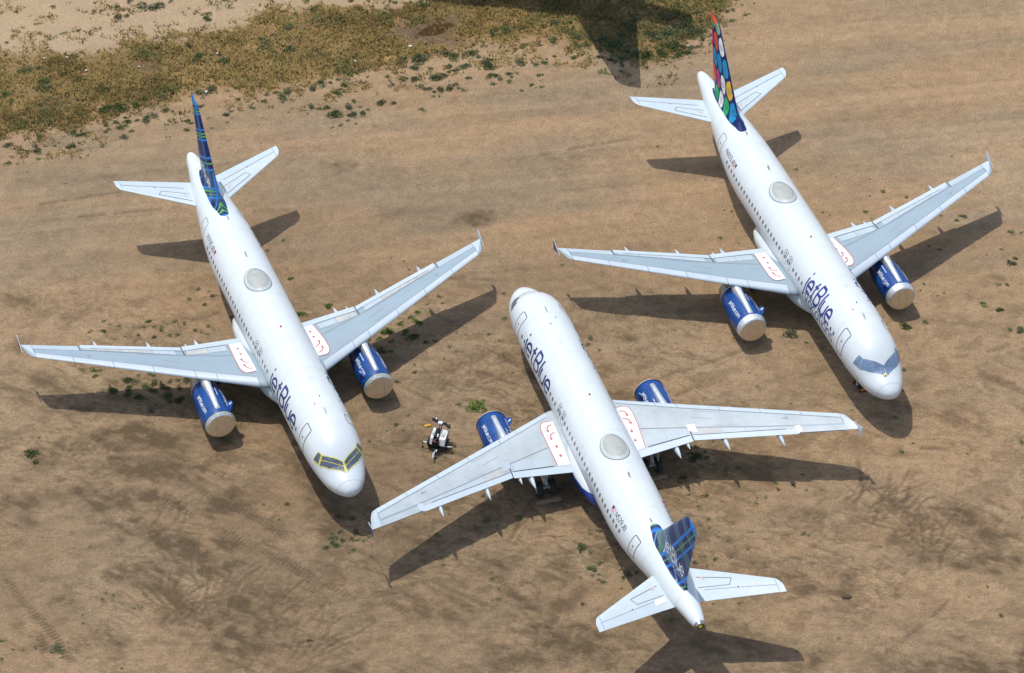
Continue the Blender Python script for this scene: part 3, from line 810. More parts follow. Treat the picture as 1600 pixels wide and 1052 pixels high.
            t.build('lettering', M['whiteletter'], eng)
        mk = MB()
        for k in range(6):
            a0 = math.radians(90 + side * 24); s = 13.2 + k * .18; r = 1.105
            mk.add([(S0 - s - a, side * ye + r * math.cos(a0 + b), ze + r * math.sin(a0 + b)) for a, b in ((0, 0), (.12, .0), (.12, .05), (0, .05 if k % 2 else .08))], [(0, 1, 2, 3)], 0)
        for aa, bb in ((14.4, .62), (14.25, .7), (14.3, -.5)):
            r = 1.03; a0 = math.pi / 2 + bb
            mk.add([(S0 - aa - a, side * ye + r * math.cos(a0 + b), ze + r * math.sin(a0 + b)) for a, b in ((0, 0), (.08, .0), (.08, .06), (0, .06))], [(0, 1, 2, 3)], 0)
        mk.build('latch_mark', M['whiteletter'], eng)
        # ---------- main landing gear
        g = MB(); yg = 3.795
        g.tube((0, side * yg, .58), (0.02, side * (yg - .05), 1.7), .085, .085, 0, 14)
        g.tube((0.02, side * (yg - .05), 1.5), (0.05, side * (yg - .12), 2.9), .13, .15, 0, 14)
        g.tube((0, side * (yg - .52), .585), (0, side * (yg + .52), .585), .075, .075, 0, 12)
        g.tube((.03, side * (yg - .1), 1.75), (.1, side * (yg - 1.3), 2.5), .07, .07, 0, 10)
        g.tube((-.12, side * yg, .75), (-.34, side * yg, 1.15), .04, .04, 0, 8); g.tube((-.34, side * yg, 1.15), (-.12, side * yg, 1.55), .04, .04, 0, 8)
        gear = g.build('main_landing_gear', M['strut'], root, True, 40)
        dr = MB(); dr.box((.0, side * (yg + .28), 2.0), (1.1, .04, 1.15), 0); dr.build('gear_door', M['fairing'], gear)
        for dy in (-.465, .465):
            w = MB(); c = (0, side * yg + dy, .585)
            w.lathe([(-.2, .30), (-.21, .42), (-.19, .52), (-.12, .575), (0, .585), (.12, .575), (.19, .52), (.21, .42), (.2, .30)], c, 'y', 0, 32)
            w.lathe([(-.2, .30), (-.14, .26), (-.13, .08), (-.2, .07), (-.2, .001)], c, 'y', 1, 24); w.lathe([(.2, .30), (.14, .26), (.13, .08), (.2, .07), (.2, .001)], c, 'y', 1, 24)
            w.build('wheel', [M['rubber'], M['rim']], gear, True, 40)
        # ---------- tailplane
        def h_le(y): return 31.82 + (y - 1.1) * .645 if y < 5.95 else 31.82 + 4.85 * .645 + .42 * ((y - 5.95) / .3) ** 2 + (y - 5.95) * .645
        def h_te(y): return 34.95 + (y - .9) * .245
        def h_pt(y, c, top=1, off=0):
            le, te = h_le(y), h_te(y); cc = min(1, max(0, c))
            t = 5 * .095 * (.2969 * math.sqrt(cc) - .126 * cc - .3516 * cc ** 2 + .2843 * cc ** 3 - .1026 * cc ** 4) * (te - le)
            return (S0 - (le + c * (te - le)), side * y, 4.62 + (y - .9) * .118 - .05 * c + (t + off) * (1 if top > 0 else -1))
        hs = MB(); ys2 = [.35, .9, 1.5, 2.2, 3, 3.8, 4.6, 5.3, 5.8, 5.98, 6.1, 6.2, 6.25]
        rows = [[h_pt(y, c, 1) for c in reversed(cs)] + [h_pt(y, c, -1) for c in cs[1:-1]] for y in ys2]
        hs.grid(rows, 0, True); hs.add(rows[-1], [tuple(range(len(rows[-1])))], 0)
        stab = hs.build('tailplane', M['stab'], root, True, 50)
        el = MB()
        def hp(mbx, q4, off, mi=0, nu=8, nv=4):
            P = []
            for i in range(nu + 1):
                u = i / nu; row = []
                for j in range(nv + 1):
                    v = j / nv
                    y = (1-u)*(1-v)*q4[0][0] + u*(1-v)*q4[1][0] + u*v*q4[2][0] + (1-u)*v*q4[3][0]
                    s = (1-u)*(1-v)*q4[0][1] + u*(1-v)*q4[1][1] + u*v*q4[2][1] + (1-u)*v*q4[3][1]
                    row.append(h_pt(y, (s - h_le(y)) / (h_te(y) - h_le(y)), 1, off))
                P.append(row)
            mbx.grid(P, mi)
        hp(el, [(1.5, 34.2), (5.85, 35.55), (5.85, h_te(5.85) - .01), (1.5, h_te(1.5) - .01)], .012)
        el.build('elevator', M['flap'], stab, True, 40)
        hl = MB(); hf = lambda y, s, o: h_pt(y, (s - h_le(y)) / (h_te(y) - h_le(y)), 1, o)
        box_ = [(1.3, 33.35), (3.22, 34.15), (3.5, 33.75), (1.35, 32.45)] if not C_ else BOXC
        for k, (a, b) in enumerate(zip(box_[:-1], box_[1:])): ribbon(hl, dens([a, b], .3), .036, hf, 0, .008 + .002 * k)
        ribbon(hl, dens([(1.5, 34.16), (5.85, 35.52)], .3), .022, hf, 1, .014)
        ribbon(hl, dens([(5.87, 34.95), (5.87, 36.1)], .3), .03, hf, 1, .016)
        hl.add([hf(3.55 + .05 * math.cos(t), 34.75 + .05 * math.sin(t), .018) for t in [2 * math.pi * j / 8 for j in range(8)]], [tuple(range(8))], 0)
        ribbon(hl, [(1.55, 33.0), (1.75, 33.35)], .12, hf, 2, .018)
        hl.build('panel_seam', [M['line'], M['line2'], M['pink']], stab)
        if C_ and side > 0:
            pt = MB(); hp(pt, [(1.15, 34.0), (1.9, 34.25), (1.95, 34.65), (1.15, 34.45)], .02); pt.build('access_panel', M['panel'], stab)
    # ---------- nose gear
    g = MB(); xg = S0 - 5.07
    g.tube((xg, 0, .38), (xg - .08, 0, 1.3), .06, .06, 0, 12); g.tube((xg - .06, 0, 1.1), (xg - .14, 0, 2.1), .09, .1, 0, 12)
    g.tube((xg, -.3, .38), (xg, .3, .38), .05, .05, 0, 10); g.tube((xg - .1, 0, 1.3), (xg + .8, 0, 1.95), .045, .045, 0, 8)
    gear = g.build('nose_landing_gear', M['strut'], root, True, 40)
    for sgn in (-1, 1):
        w = MB(); c = (xg, sgn * .25, .38)
        w.lathe([(-.1, .2), (-.11, .3), (-.08, .36), (0, .38), (.08, .36), (.11, .3), (.1, .2)], c, 'y', 0, 28)
        w.lathe([(-.1, .2), (-.06, .17), (-.06, .001)], c, 'y', 1, 20); w.lathe([(.1, .2), (.06, .17), (.06, .001)], c, 'y', 1, 20)
        w.build('wheel', [M['rubber'], M['rim']], gear, True, 40)
        d = MB(); d.box((xg - .1, sgn * .38, 1.5), (1.3, .03, .5), 0); d.build('gear_door', M['fairing'], gear)
    # ---------- fin and rudder
    zs = [5.4, 5.7] + [5.80 + .025 * i for i in range(24)] + [6.42 + .08 * i for i in range(7)] + [7.0, 7.4, 8, 8.7, 9.4, 10.1, 10.8, 11.3, 11.5, 11.65, 11.75, 11.83, 11.89]
    cF = [0, .004, .012, .03, .06, .1, .16, .25, .35, .46, .58, .69]
    fn = MB()
    rows = [[fin_pt(z, c, 1) for c in reversed(cF)] + [fin_pt(z, c, -1) for c in cF[1:]] for z in zs]
    fn.grid(rows, 0, True); fn.add(rows[-1], [tuple(range(len(rows[-1])))], 0)
    # painted root fillet lying on the crown
    rows = []
    for s in np.concatenate([np.linspace(28.55, 28.95, 12), np.linspace(29.1, 34.75, 24)]):
        hw = float(np.interp(s, (28.55, 28.57, 28.62, 28.7, 28.8, 29.1, 30, 31, 32, 33.2, 34.2, 34.75), (.02, .13, .21, .28, .33, .38, .45, .50, .50, .42, .28, .12)))
        Hh = float(np.interp(s, _ss, _H)); th = math.degrees(math.asin(min(.9, hw / Hh)))
        rows.append([fus(s, th * t, .008) for t in np.linspace(-1, 1, 9)])
    fn.grid(rows, 0)
    fin = fn.build('tail_fin', plaid, root, True, 50)
    rd = MB(); cR = [.70, .8, .9, 1]; zr = [z for z in zs if 5.6 < z < 11.8]
    rows = [[fin_pt(z, c, 1) for c in reversed(cR)] + [fin_pt(z, c, -1) for c in cR[:-1]] for z in zr]
    rd.grid(rows, 0, True); rd.add(rows[-1], [tuple(range(len(rows[-1])))], 0)
    rd.build('rudder', plaid, root, True, 50)
    def fin_side(side):
        def f(s, z, o):
            le, te = fin_le(z), fin_te(z); x, y, zz = fin_pt(z, (s - le) / (te - le), side)
            return (x, y + side * o, zz)
        return f
    for side in (1, -1):
        f = fin_side(side)
        if cfg['kind'] != 'b':
            t = MB(); sz = .66 if C_ else .55; L = text_len('jetBlue') * sz; fx = 3.0 / L
            s1 = 31.35 if side > 0 else 34.35
            text(t, 'jetBlue', sz, .12, lambda x, y, o: f(s1 + side * x * fx, 6.45 + y * 1.1, o), off=.012)
            t.build('lettering', M['whiteletter'], fin)
            # bright tip
            b = MB()
        else:
            # rows of coloured ovals with small marks inside, running up the fin parallel to its leading edge
            ov = MB(); names = list(OV)
            outline = [(fin_le(z) + .03, z) for z in np.linspace(5.9, 11.7, 24)] + [(fin_te(z) - .03, z) for z in np.linspace(11.7, 5.5, 12)]
            def inside(poly, s, z):
                c = False; n = len(poly)
                for i in range(n):
                    (x1, y1), (x2, y2) = poly[i], poly[(i + 1) % n]
                    if (y1 > z) != (y2 > z) and s < (x2 - x1) * (z - y1) / (y2 - y1) + x1: c = not c
                return c
            dirv = (.625, .78); nrm = (.78, -.625); dv = (.45, .893); nv_ = (.893, -.45)
            cols = [['teal', 'pale', 'green', 'teal', 'green', 'coral'], ['pale', 'teal', 'coral', 'gold', 'green', 'coral', 'teal'], ['coral', 'gold', 'teal', 'coral', 'gold', 'green', 'coral'],
                    ['teal', 'pale', 'magenta', 'teal', 'magenta', 'coral', 'gold'], ['gold', 'mint', 'green', 'gold', 'teal', 'magenta', 'pale'], ['magenta', 'gold', 'teal', 'mint', 'coral', 'teal', 'green'],
                    ['green', 'coral', 'gold', 'pale', 'magenta', 'green', 'gold']]
            seq = ['teal', 'coral', 'pale', 'gold', 'magenta', 'green', 'teal', 'gold', 'coral', 'pale', 'green', 'magenta', 'mint']
            for i in range(8):
                for j in range(-2, 9):
                    u = .14 + i * .98; v = (j + (.5 if i % 2 else 0)) * 1.66 + .25 - i * .26
                    cs_, cz = 30.0 + dirv[0] * v + nrm[0] * u, 6.3 + dirv[1] * v + nrm[1] * u
                    nm = seq[(i * 5 + j * 3 + (i * j) % 3) % len(seq)]
                    ring = []
                    for k in range(22):
                        a = 2 * math.pi * k / 22; ra = .70 if math.sin(a) > 0 else .66
                        x_, y_ = .46 * math.cos(a) * (1 + .14 * math.sin(a)), ra * 1.09 * math.sin(a)
                        ring.append((cs_ + dv[0] * y_ + nv_[0] * x_, cz + dv[1] * y_ + nv_[1] * x_))
                    # clip against the fin outline by pulling points back towards an inside centre
                    ctr = (cs_, cz)
                    if not inside(outline, *ctr):
                        ins = [p for p in ring if inside(outline, *p)]
                        if len(ins) < 3: continue
                        ctr = (sum(p[0] for p in ins) / len(ins), sum(p[1] for p in ins) / len(ins))
                        if not inside(outline, *ctr): continue
                    R2 = []
                    for p in ring:
                        if inside(outline, *p): R2.append(p); continue
                        lo, hi = 0, 1
                        for _ in range(9):
                            m_ = (lo + hi) / 2
                            if inside(outline, lerp(ctr[0], p[0], m_), lerp(ctr[1], p[1], m_)): lo = m_
                            else: hi = m_
                        R2.append((lerp(ctr[0], p[0], lo), lerp(ctr[1], p[1], lo)))
                    mi = names.index(nm)
                    rings = [[(lerp(ctr[0], p[0], t), lerp(ctr[1], p[1], t)) for p in R2] for t in (1, .66, .33, .02)]
                    ov.grid([[f(a, b, .010) for a, b in rg] for rg in rings], mi, True)
                    ov.add([f(a, b, .010) for a, b in rings[-1]], [tuple(range(22))], mi)
                    rnd = random.Random(i * 31 + j)
                    for k in range(3):      # little dark pattern strokes
                        o_ = (k - 1) * .17; h = .18 + rnd.random() * .12
                        pp = [(cs_ + dirv[0] * (h * math.cos(a)) + nrm[0] * (o_ + .07 * math.sin(a * 2)), cz + dirv[1] * (h * math.cos(a)) + nrm[1] * (o_ + .07 * math.sin(a * 2))) for a in np.linspace(0, math.pi, 7)]
                        if all(inside(outline, *p) for p in pp): ribbon(ov, pp, .035, f, len(names), .016)
            ii = names.index('coral')
            tz = np.linspace(11.28, 11.86, 6)
            ov.grid([[f(lerp(fin_le(z) + .02, fin_te(z) - .04, t), z, .014) for t in (0, .25, .5, .75, 1)] for z in tz], ii)
            ov.build('oval_pattern', [OV[n] for n in names] + [M['line']], fin, True, 60)
    return root

# ---------------------------------------------------------------- three airliners
foil_glass = {'glass': M['foil_dull'], 'tape': True}
film = {'glass': M['foil_blue'], 'tape': False, 'blob': True}
film_c = {'glass': M['foil_dull'], 'tape': False}
air_a = make_airliner(dict(kind='a', x=-16.826, y=177.349, a=-1.20396, fin_mat=M['plaid_a'], reg='N705JB', cockpit=foil_glass, seen=-1, tags=[(1.25, -92, .3), (7.9, -97, .22)],
    fence=M['slat'], no_windows=[(6.9, 12.2)],
    label='white airliner on the left with yellow-taped cockpit windows and a blue plaid fin'))
air_b = make_airliner(dict(kind='b', x=20.622, y=187.810, a=-1.24821, fin_mat=M['tail_navy'], reg='N603JB', cockpit=film, seen=-1, tags=[(2.5, -98, .2), (1.75, -92, .2)],
    fence=M['navy'],
    label='white airliner at upper right whose tail fin is covered in multicoloured ovals'))
air_c = make_airliner(dict(kind='c', x=5.949, y=165.587, a=1.87682, fin_mat=M['plaid_c'], reg='N529JB', cockpit=film_c, seen=1,
    fence=M['slat'], no_windows=[(6.9, 12.3)],
    label='white airliner at the bottom facing away, its broad plaid fin and main wheels showing'))

# ---------------------------------------------------------------- a larger jet beyond the far edge, whose tail shadow reaches into view
def far_jet():
    k = 1.65; a = math.radians(165)
    tipl = (S0 - 36.2, 6.25)       # local position of the port tailplane tip
    ca, sa = math.cos(a), math.sin(a)
    tgt = (9.99 - .2709 * 5.25 * k, 211.82 + .2011 * 5.25 * k)
    x = tgt[0] - k * (tipl[0] * ca - tipl[1] * sa); y = tgt[1] - k * (tipl[0] * sa + tipl[1] * ca)
    r = empty('wide_body_jet', (x, y, 0), a); r.scale = (k, k, k)
    tag(r, 'larger wingless white jet beyond the weeds, seen only by its tail shadow', 'airliner')
    for ch in air_a.children:
        nm = ch.name.split('.')[0]
        if nm in ('fuselage', 'tailplane', 'tail_fin', 'rudder', 'belly_fairing', 'main_landing_gear', 'nose_landing_gear'):
            c = ch.copy(); COL.objects.link(c); c.parent = r
            if nm in ('main_landing_gear', 'nose_landing_gear'):
                for g in ch.children:
                    d = g.copy(); COL.objects.link(d); d.parent = c
far_jet()

# ---------------------------------------------------------------- the ground: one sheet of dry dirt with real relief
VEG_TOP = [(-55.52,211.01),(-40.99,215.72),(-35.85,215.41),(-32.38,216.51),(-29.38,217.26),(-25.89,218.56),(-22.86,219.49),(-19.89,221.53),(-16.81,222.3),(-12.63,221.97),(-8.5,222.94),(-4.35,224.56),(5.14,229.88),(21.22,231.99)]
VEG_BOT = [(-53.83,200.95),(-39.64,204.79),(-36.74,205.41),(-33.82,205.85),(-31.95,206.96),(-30.1,208.51),(-27.69,209.56),(-25.28,210.79),(-23.29,211.15),(-20.25,210.83),(-18.77,211.37),(-16.29,212.26),(-14.31,213.15),(-12.33,214.23),(-9.29,214.61),(-5.25,216.78),(-2.19,217.89),(1.41,218.47),(5.01,218.32),(6.8,217.44),(10.08,215.51),(12.66,216.07),(14.03,218.59),(15.92,220.61),(17.6,223.39),(19.84,226.22)]
DARK = [(-25.8,169.6,2.75,1.71,-14.0,0.8),(-25.5,166.6,3.26,1.4,-21.0,0.9),(-27.0,163.7,3.01,1.16,8.0,0.8),(-29.0,164.6,1.95,1.04,0.0,0.6),(-24.2,164.0,2.8,1.17,-38.0,0.7),(-33.4,176.3,1.83,0.79,-27.0,0.5),(-34.8,178.4,2.02,0.5,-64.0,0.5),(-33.6,163.0,1.16,1.74,44.0,0.6),(-26.0,160.5,1.92,1.14,15.0,0.6),(-22.5,159.3,2.64,1.28,-32.0,0.8),(-20.2,157.5,2.76,1.29,-26.0,0.7),(-17.6,152.7,2.37,2.05,29.0,0.7),(-18.0,149.8,1.65,1.75,0.0,0.7),(-23.5,155.6,2.51,0.97,12.0,0.5),(-20.7,152.7,2.08,1.55,0.0,0.4),(-15.2,150.4,1.66,1.75,15.0,0.5),(-15.8,154.5,2.26,0.92,-26.0,0.5),(-20.2,162.5,1.65,1.21,-27.0,0.6),(-18.9,159.3,1.19,0.68,-38.0,0.7),(-25.1,169.6,2.02,1.12,-33.0,0.8),(-29.0,172.9,2.32,0.94,-14.0,0.5),(-30.7,168.2,2.62,1.33,16.0,0.5),(-27.8,174.3,1.79,0.83,0.0,0.4),(-1.0,157.0,1.47,1.23,-45.0,0.6),(0.9,153.4,2.78,1.23,-39.0,0.6),(2.6,151.1,2.74,1.54,-39.0,0.7),(4.4,150.0,1.94,1.7,-27.0,0.7),(-4.1,152.8,3.38,1.06,-14.0,0.4),(0.1,149.3,2.06,1.04,0.0,0.5),(-7.6,160.7,2.58,0.88,8.0,0.4),(-6.7,159.4,1.32,0.61,22.0,0.5),(24.0,165.1,0.98,0.64,-29.0,0.8),(26.0,163.5,2.26,1.0,-36.0,0.7),(30.2,162.4,1.92,1.03,-14.0,0.9),(27.7,160.4,2.17,1.62,-29.0,0.5),(32.7,161.0,1.72,1.39,0.0,0.6),(30.6,157.9,1.55,0.73,14.0,0.7),(32.8,157.9,1.78,0.85,14.0,0.6),(27.7,158.5,1.77,0.73,14.0,0.6),(18.9,156.3,1.7,0.85,-21.0,0.7),(20.3,155.4,1.47,0.85,-14.0,0.6),(21.5,155.1,1.74,0.59,14.0,0.6),(23.0,153.0,2.5,0.83,0.0,0.3),(-2.8,195.0,1.35,0.86,-4.0,0.95),(-13.3,201.5,1.66,0.74,1.0,0.5),(2.3,176.6,2.04,1.12,0.0,0.4),(3.2,175.2,1.35,0.69,0.0,0.5),(0.0,178.7,1.82,0.99,1.0,0.3),(-2.7,176.6,1.7,0.82,23.0,0.4),(-3.6,178.0,1.27,0.68,30.0,0.4),(-4.5,175.9,1.01,0.69,16.0,0.5),(8.5,180.9,0.73,0.57,1.0,0.5),(9.3,186.0,1.89,0.89,-15.0,0.3),(-6.6,169.7,1.33,0.93,0.0,0.4),(-8.7,166.1,1.31,0.96,-40.0,0.35),(-3.5,172.4,1.78,1.09,0.0,0.3),(-4.8,166.4,1.33,0.65,15.0,0.4),(-0.8,167.8,2.83,1.15,29.0,0.4),(23.9,149.0,3.66,0.93,-11.0,0.3),(30.1,148.4,5.47,1.14,9.0,1.0),(19.4,148.9,1.7,0.68,14.0,0.6),(36.7,184.8,1.4,0.74,-24.0,0.4),(34.7,187.7,1.98,0.66,16.0,0.35),(32.3,183.3,2.31,0.73,1.0,0.3),(19.9,176.8,1.88,0.83,15.0,0.35),(21.8,177.5,2.03,0.8,29.0,0.3),(-7.7,195.8,2.91,0.63,10.0,0.2),(-31.2,199.1,2.9,0.81,9.0,0.25),(-18.3,195.7,2.92,0.71,-8.0,0.2),(4.8,202.3,3.97,0.82,9.0,0.25),(9.9,191.3,2.88,0.69,9.0,0.2),(-13.2,188.8,2.87,0.75,16.0,0.2),(1.9,188.9,2.37,0.6,8.0,0.2),(28.9,208.4,4.09,0.85,9.0,0.15),(-35.8,184.9,2.63,0.7,-28.0,0.4),(-27.9,184.9,3.7,0.67,9.0,0.3)]
ORANGE = [(-23.3,185.0,4.19,1.04,13.0,0.7),(-18.8,188.7,1.88,0.61,1.0,0.4),(-7.5,186.6,2.93,0.88,24.0,0.8),(-3.7,185.9,1.91,0.88,16.0,0.6),(-1.9,184.6,1.39,0.74,1.0,0.5),(-9.8,185.8,2.92,0.58,24.0,0.6),(-11.6,195.0,2.88,0.63,1.0,0.3),(2.3,194.3,3.38,0.62,9.0,0.3),(-28.7,179.1,4.1,1.14,1.0,0.6),(-21.4,178.5,2.27,0.85,8.0,0.5),(-18.5,169.0,1.76,0.8,0.0,0.4),(-13.2,169.0,1.54,0.85,-39.0,0.4),(-10.1,169.0,1.32,0.66,0.0,0.4),(-20.5,167.0,2.2,0.79,15.0,0.4),(-20.9,160.6,1.77,0.87,-14.0,0.6),(-18.8,161.2,1.29,0.5,0.0,0.5),(-29.7,158.6,2.13,0.75,0.0,0.3),(-30.2,171.5,1.78,0.81,0.0,0.4),(9.4,189.0,3.77,1.06,1.0,0.4),(6.4,178.7,2.73,1.13,1.0,0.5),(13.6,176.0,4.06,0.98,0.0,0.4),(20.1,172.6,2.79,1.07,15.0,0.5),(24.4,170.0,3.54,1.07,0.0,0.5),(28.5,166.7,3.5,1.31,0.0,0.5),(17.7,169.3,2.65,0.67,0.0,0.4),(31.8,177.6,2.72,1.13,1.0,0.4),(30.4,172.7,2.68,1.1,0.0,0.4),(13.1,165.3,2.61,0.91,0.0,0.3),(18.0,159.7,2.56,0.75,0.0,0.4),(25.3,154.8,3.5,1.19,14.0,0.4),(18.8,152.4,2.5,1.19,0.0,0.5),(-6.6,153.4,2.93,0.83,8.0,0.4),(-1.6,160.7,2.14,0.75,0.0,0.4),(-8.8,214.1,1.73,0.79,1.0,0.7),(10.0,178.8,2.35,0.84,16.0,0.4),(22.7,184.6,1.86,0.74,1.0,0.4)]
DARK += [(30.5,147.6,6.5,1.9,5.0,1.0),(27.0,147.0,4.5,1.2,5.0,.8)]  # EXTRA
POND = [(-6.2,219.7,1.35,0.72,21.0,1.0),(-15.8,219.4,0.46,0.36,1.0,0.7),(-35.3,210.8,1.51,1.04,18.0,0.5),(-36.0,209.5,1.25,0.69,1.0,0.5)]
MUD = [(-6.7,219.3,3.26,2.18,14.0,1.0),(-29.6,214.1,2.03,0.8,1.0,0.5),(-37.7,214.0,2.03,0.62,1.0,0.4),(-35.5,210.3,3.18,1.88,-16.0,0.55),(-24.3,217.5,2.05,0.72,1.0,0.3)]
TREAD = [[(-35.91,174.54),(-34.5,174.07),(-33.09,172.72)],[(-29.7,170.53),(-28.22,169.54),(-26.32,168.1)],[(-25.15,164.4),(-22.65,163.02),(-20.5,161.46),(-16.96,159.05),(-15.0,157.53),(-13.22,155.85),(-11.4,153.82)],[(-21.79,165.2),(-19.25,163.17),(-17.32,161.99),(-15.77,160.62),(-14.44,159.69)],[(-33.77,157.2),(-32.51,154.85),(-30.71,152.3),(-29.2,150.27),(-27.78,147.8)],[(-30.81,151.71),(-29.35,147.96)],[(-8.71,154.56),(-6.99,153.08),(-5.7,151.62)],[(-15.66,158.76),(-13.86,156.93),(-9.94,153.95)]]
RUT = [[(30.09,157.23),(28.67,154.38),(27.2,152.53),(24.32,149.53)],[(26.88,158.18),(25.86,156.77),(24.62,155.07)],[(26.64,158.36),(25.63,157.01),(24.38,155.19)],[(33.09,164.83),(33.31,162.91),(33.27,161.02)],[(-32.85,163.76),(-31.61,164.29),(-30.35,164.68)],[(-34.4,162.35),(-32.82,163.51),(-30.34,164.62)],[(-31.87,155.45),(-29.6,155.83)],[(-33.02,151.11),(-31.43,151.71),(-29.45,152.61)],[(-11.24,154.84),(-8.72,154.86),(-6.64,155.48),(-4.13,156.4)],[(-11.6,153.64),(-9.95,154.25),(-8.29,154.56),(-5.79,155.3)],[(-0.76,157.65),(2.63,158.41),(6.91,159.56),(12.98,162.11)],[(-18.61,185.01),(-23.08,182.78),(-29.85,181.28)],[(-8.44,186.96),(-3.78,187.75),(-0.02,187.41)],[(8.14,175.96),(12.72,177.75),(17.4,180.26)],[(8.97,173.22),(13.56,176.01)],[(-38.49,195.49),(-29.11,197.96),(-18.51,198.86)],[(-35.48,194.34),(-24.14,196.25)],[(1.4,202.7),(4.85,203.81),(9.82,205.27)],[(-8.82,170.37),(-7.06,170.92),(-4.42,171.75)],[(31.0,178.96),(34.77,180.06),(36.81,181.87)],[(25.53,168.01),(28.29,169.36),(31.78,168.99)],[(3.56,167.83),(0.93,162.64),(-0.35,158.88)]]
SCRIB = [(25.1,162.8,2.59,1.92,0.0,1),(27.4,159.7,2.14,2.14,0.0,1),(-21.6,153.3,2.5,2.4,0.0,1),(-17.9,154.5,1.68,1.81,0.0,0.8),(-13.5,149.8,2.47,3.52,0.0,0.9),(-14.9,153.3,1.67,3.0,0.0,0.6),(-4.5,175.9,2.71,2.09,0.0,0.7),(-1.8,177.3,1.81,1.41,1.0,0.6),(-29.8,167.5,2.19,1.32,0.0,0.5),(-23.9,160.6,3.0,2.29,-38.0,0.8),(3.6,170.5,1.77,1.34,0.0,0.4),(18.9,160.9,2.14,1.89,0.0,0.5),(-6.7,157.6,1.79,1.2,28.0,0.4),(0.1,160.1,1.74,0.87,15.0,0.5),(2.6,150.5,2.73,1.65,-39.0,0.6),(29.8,158.5,2.55,1.24,0.0,0.5),(29.6,151.9,1.73,0.81,14.0,0.4)]

class Noise:
    def __init__(s, seed):
        s.t = np.random.RandomState(seed).rand(256, 256)
    def at(s, x, y):
        xi, yi = np.floor(x).astype(int), np.floor(y).astype(int); fx, fy = x - xi, y - yi
        fx = fx * fx * (3 - 2 * fx); fy = fy * fy * (3 - 2 * fy)
        a = s.t[xi & 255, yi & 255]; b = s.t[(xi + 1) & 255, yi & 255]; c = s.t[xi & 255, (yi + 1) & 255]; d = s.t[(xi + 1) & 255, (yi + 1) & 255]
        return (a * (1 - fx) + b * fx) * (1 - fy) + (c * (1 - fx) + d * fx) * fy
def fbm(x, y, sc, seed, octv=4, sx=1.0, sy=1.0, ang=0.0, gain=.55):
    ca, sa = math.cos(ang), math.sin(ang)
    u, v = (x * ca + y * sa) * sx / sc, (-x * sa + y * ca) * sy / sc
    r = 0; amp = 1; tot = 0
    for k in range(octv):
        r = r + amp * Noise(seed + k * 17).at(u + 31.7 * k + 500, v + 11.3 * k + 500); tot += amp; amp *= gain; u = u * 2.03; v = v * 2.03
    return r / tot
def smooth(a, b, x):
    t = np.clip((x - a) / (b - a), 0, 1); return t * t * (3 - 2 * t)
def ellipses(x, y, L, wob, edge=.55):
    m = np.zeros_like(x)
    for cx, cy, rx, ry, an, st in L:
        R = max(rx, ry) * 1.7
        sel = (np.abs(x - cx) < R) & (np.abs(y - cy) < R)
        dx, dy = x[sel] - cx, y[sel] - cy; a = math.radians(an)
        u = (dx * math.cos(a) + dy * math.sin(a)) / rx; v = (-dx * math.sin(a) + dy * math.cos(a)) / ry
        d = np.sqrt(u * u + v * v) + (wob[sel] - .5) * 1.9
        m[sel] = np.maximum(m[sel], st * (1 - smooth(1 - edge, 1 + edge * .6, d)))
    return m
def polyline(x, y, pts, half):
    """distance across and along a smooth line, for the vertices near it"""
    P = np.array(pts, float); t = np.linspace(0, len(P) - 1, 14 * (len(P) - 1) + 1)
    X = pchip(np.arange(len(P)), P[:, 0], t) if len(P) > 2 else np.interp(t, (0, 1), P[:, 0])
    Y = pchip(np.arange(len(P)), P[:, 1], t) if len(P) > 2 else np.interp(t, (0, 1), P[:, 1])
    sel = np.where((x > X.min() - half) & (x < X.max() + half) & (y > Y.min() - half) & (y < Y.max() + half))[0]
    px, py = x[sel], y[sel]; best = np.full(len(sel), 1e9); al = np.zeros(len(sel)); acc = 0
    for i in range(len(X) - 1):
        ax, ay, bx, by = X[i], Y[i], X[i+1], Y[i+1]; l = math.hypot(bx - ax, by - ay) or 1e-6
        tt = ((px - ax) * (bx - ax) + (py - ay) * (by - ay)) / l / l; tc = np.clip(tt, 0, 1)
        dx, dy = px - ax - tc * (bx - ax), py - ay - tc * (by - ay)
        sg = np.sign((bx - ax) * dy - (by - ay) * dx); d = np.hypot(dx, dy)
        q = d < np.abs(best); best[q] = (d * np.where(sg == 0, 1, sg))[q]; al[q] = (acc + tc * l)[q]; acc += l
    return sel, best, al, acc
VT = np.array(sorted(VEG_TOP)); VB = np.array(sorted(VEG_BOT))
def veg_mask(x, y):
    w1 = (fbm(x, y, 2.2, 901, 4) - .5); w2 = (fbm(x, y, 1.2, 951, 4) - .5)
    top = np.interp(x, VT[:, 0], VT[:, 1]) + w1 * 4.5; bot = np.interp(x, VB[:, 0], VB[:, 1]) + w2 * 2.6
    right = 18.2 + w1 * 4
    return smooth(-1.0, 1.4, y - bot) * smooth(-1.9, 1.6, top - y) * smooth(-.8, 1.2, right - x) * smooth(-70, -60, x)

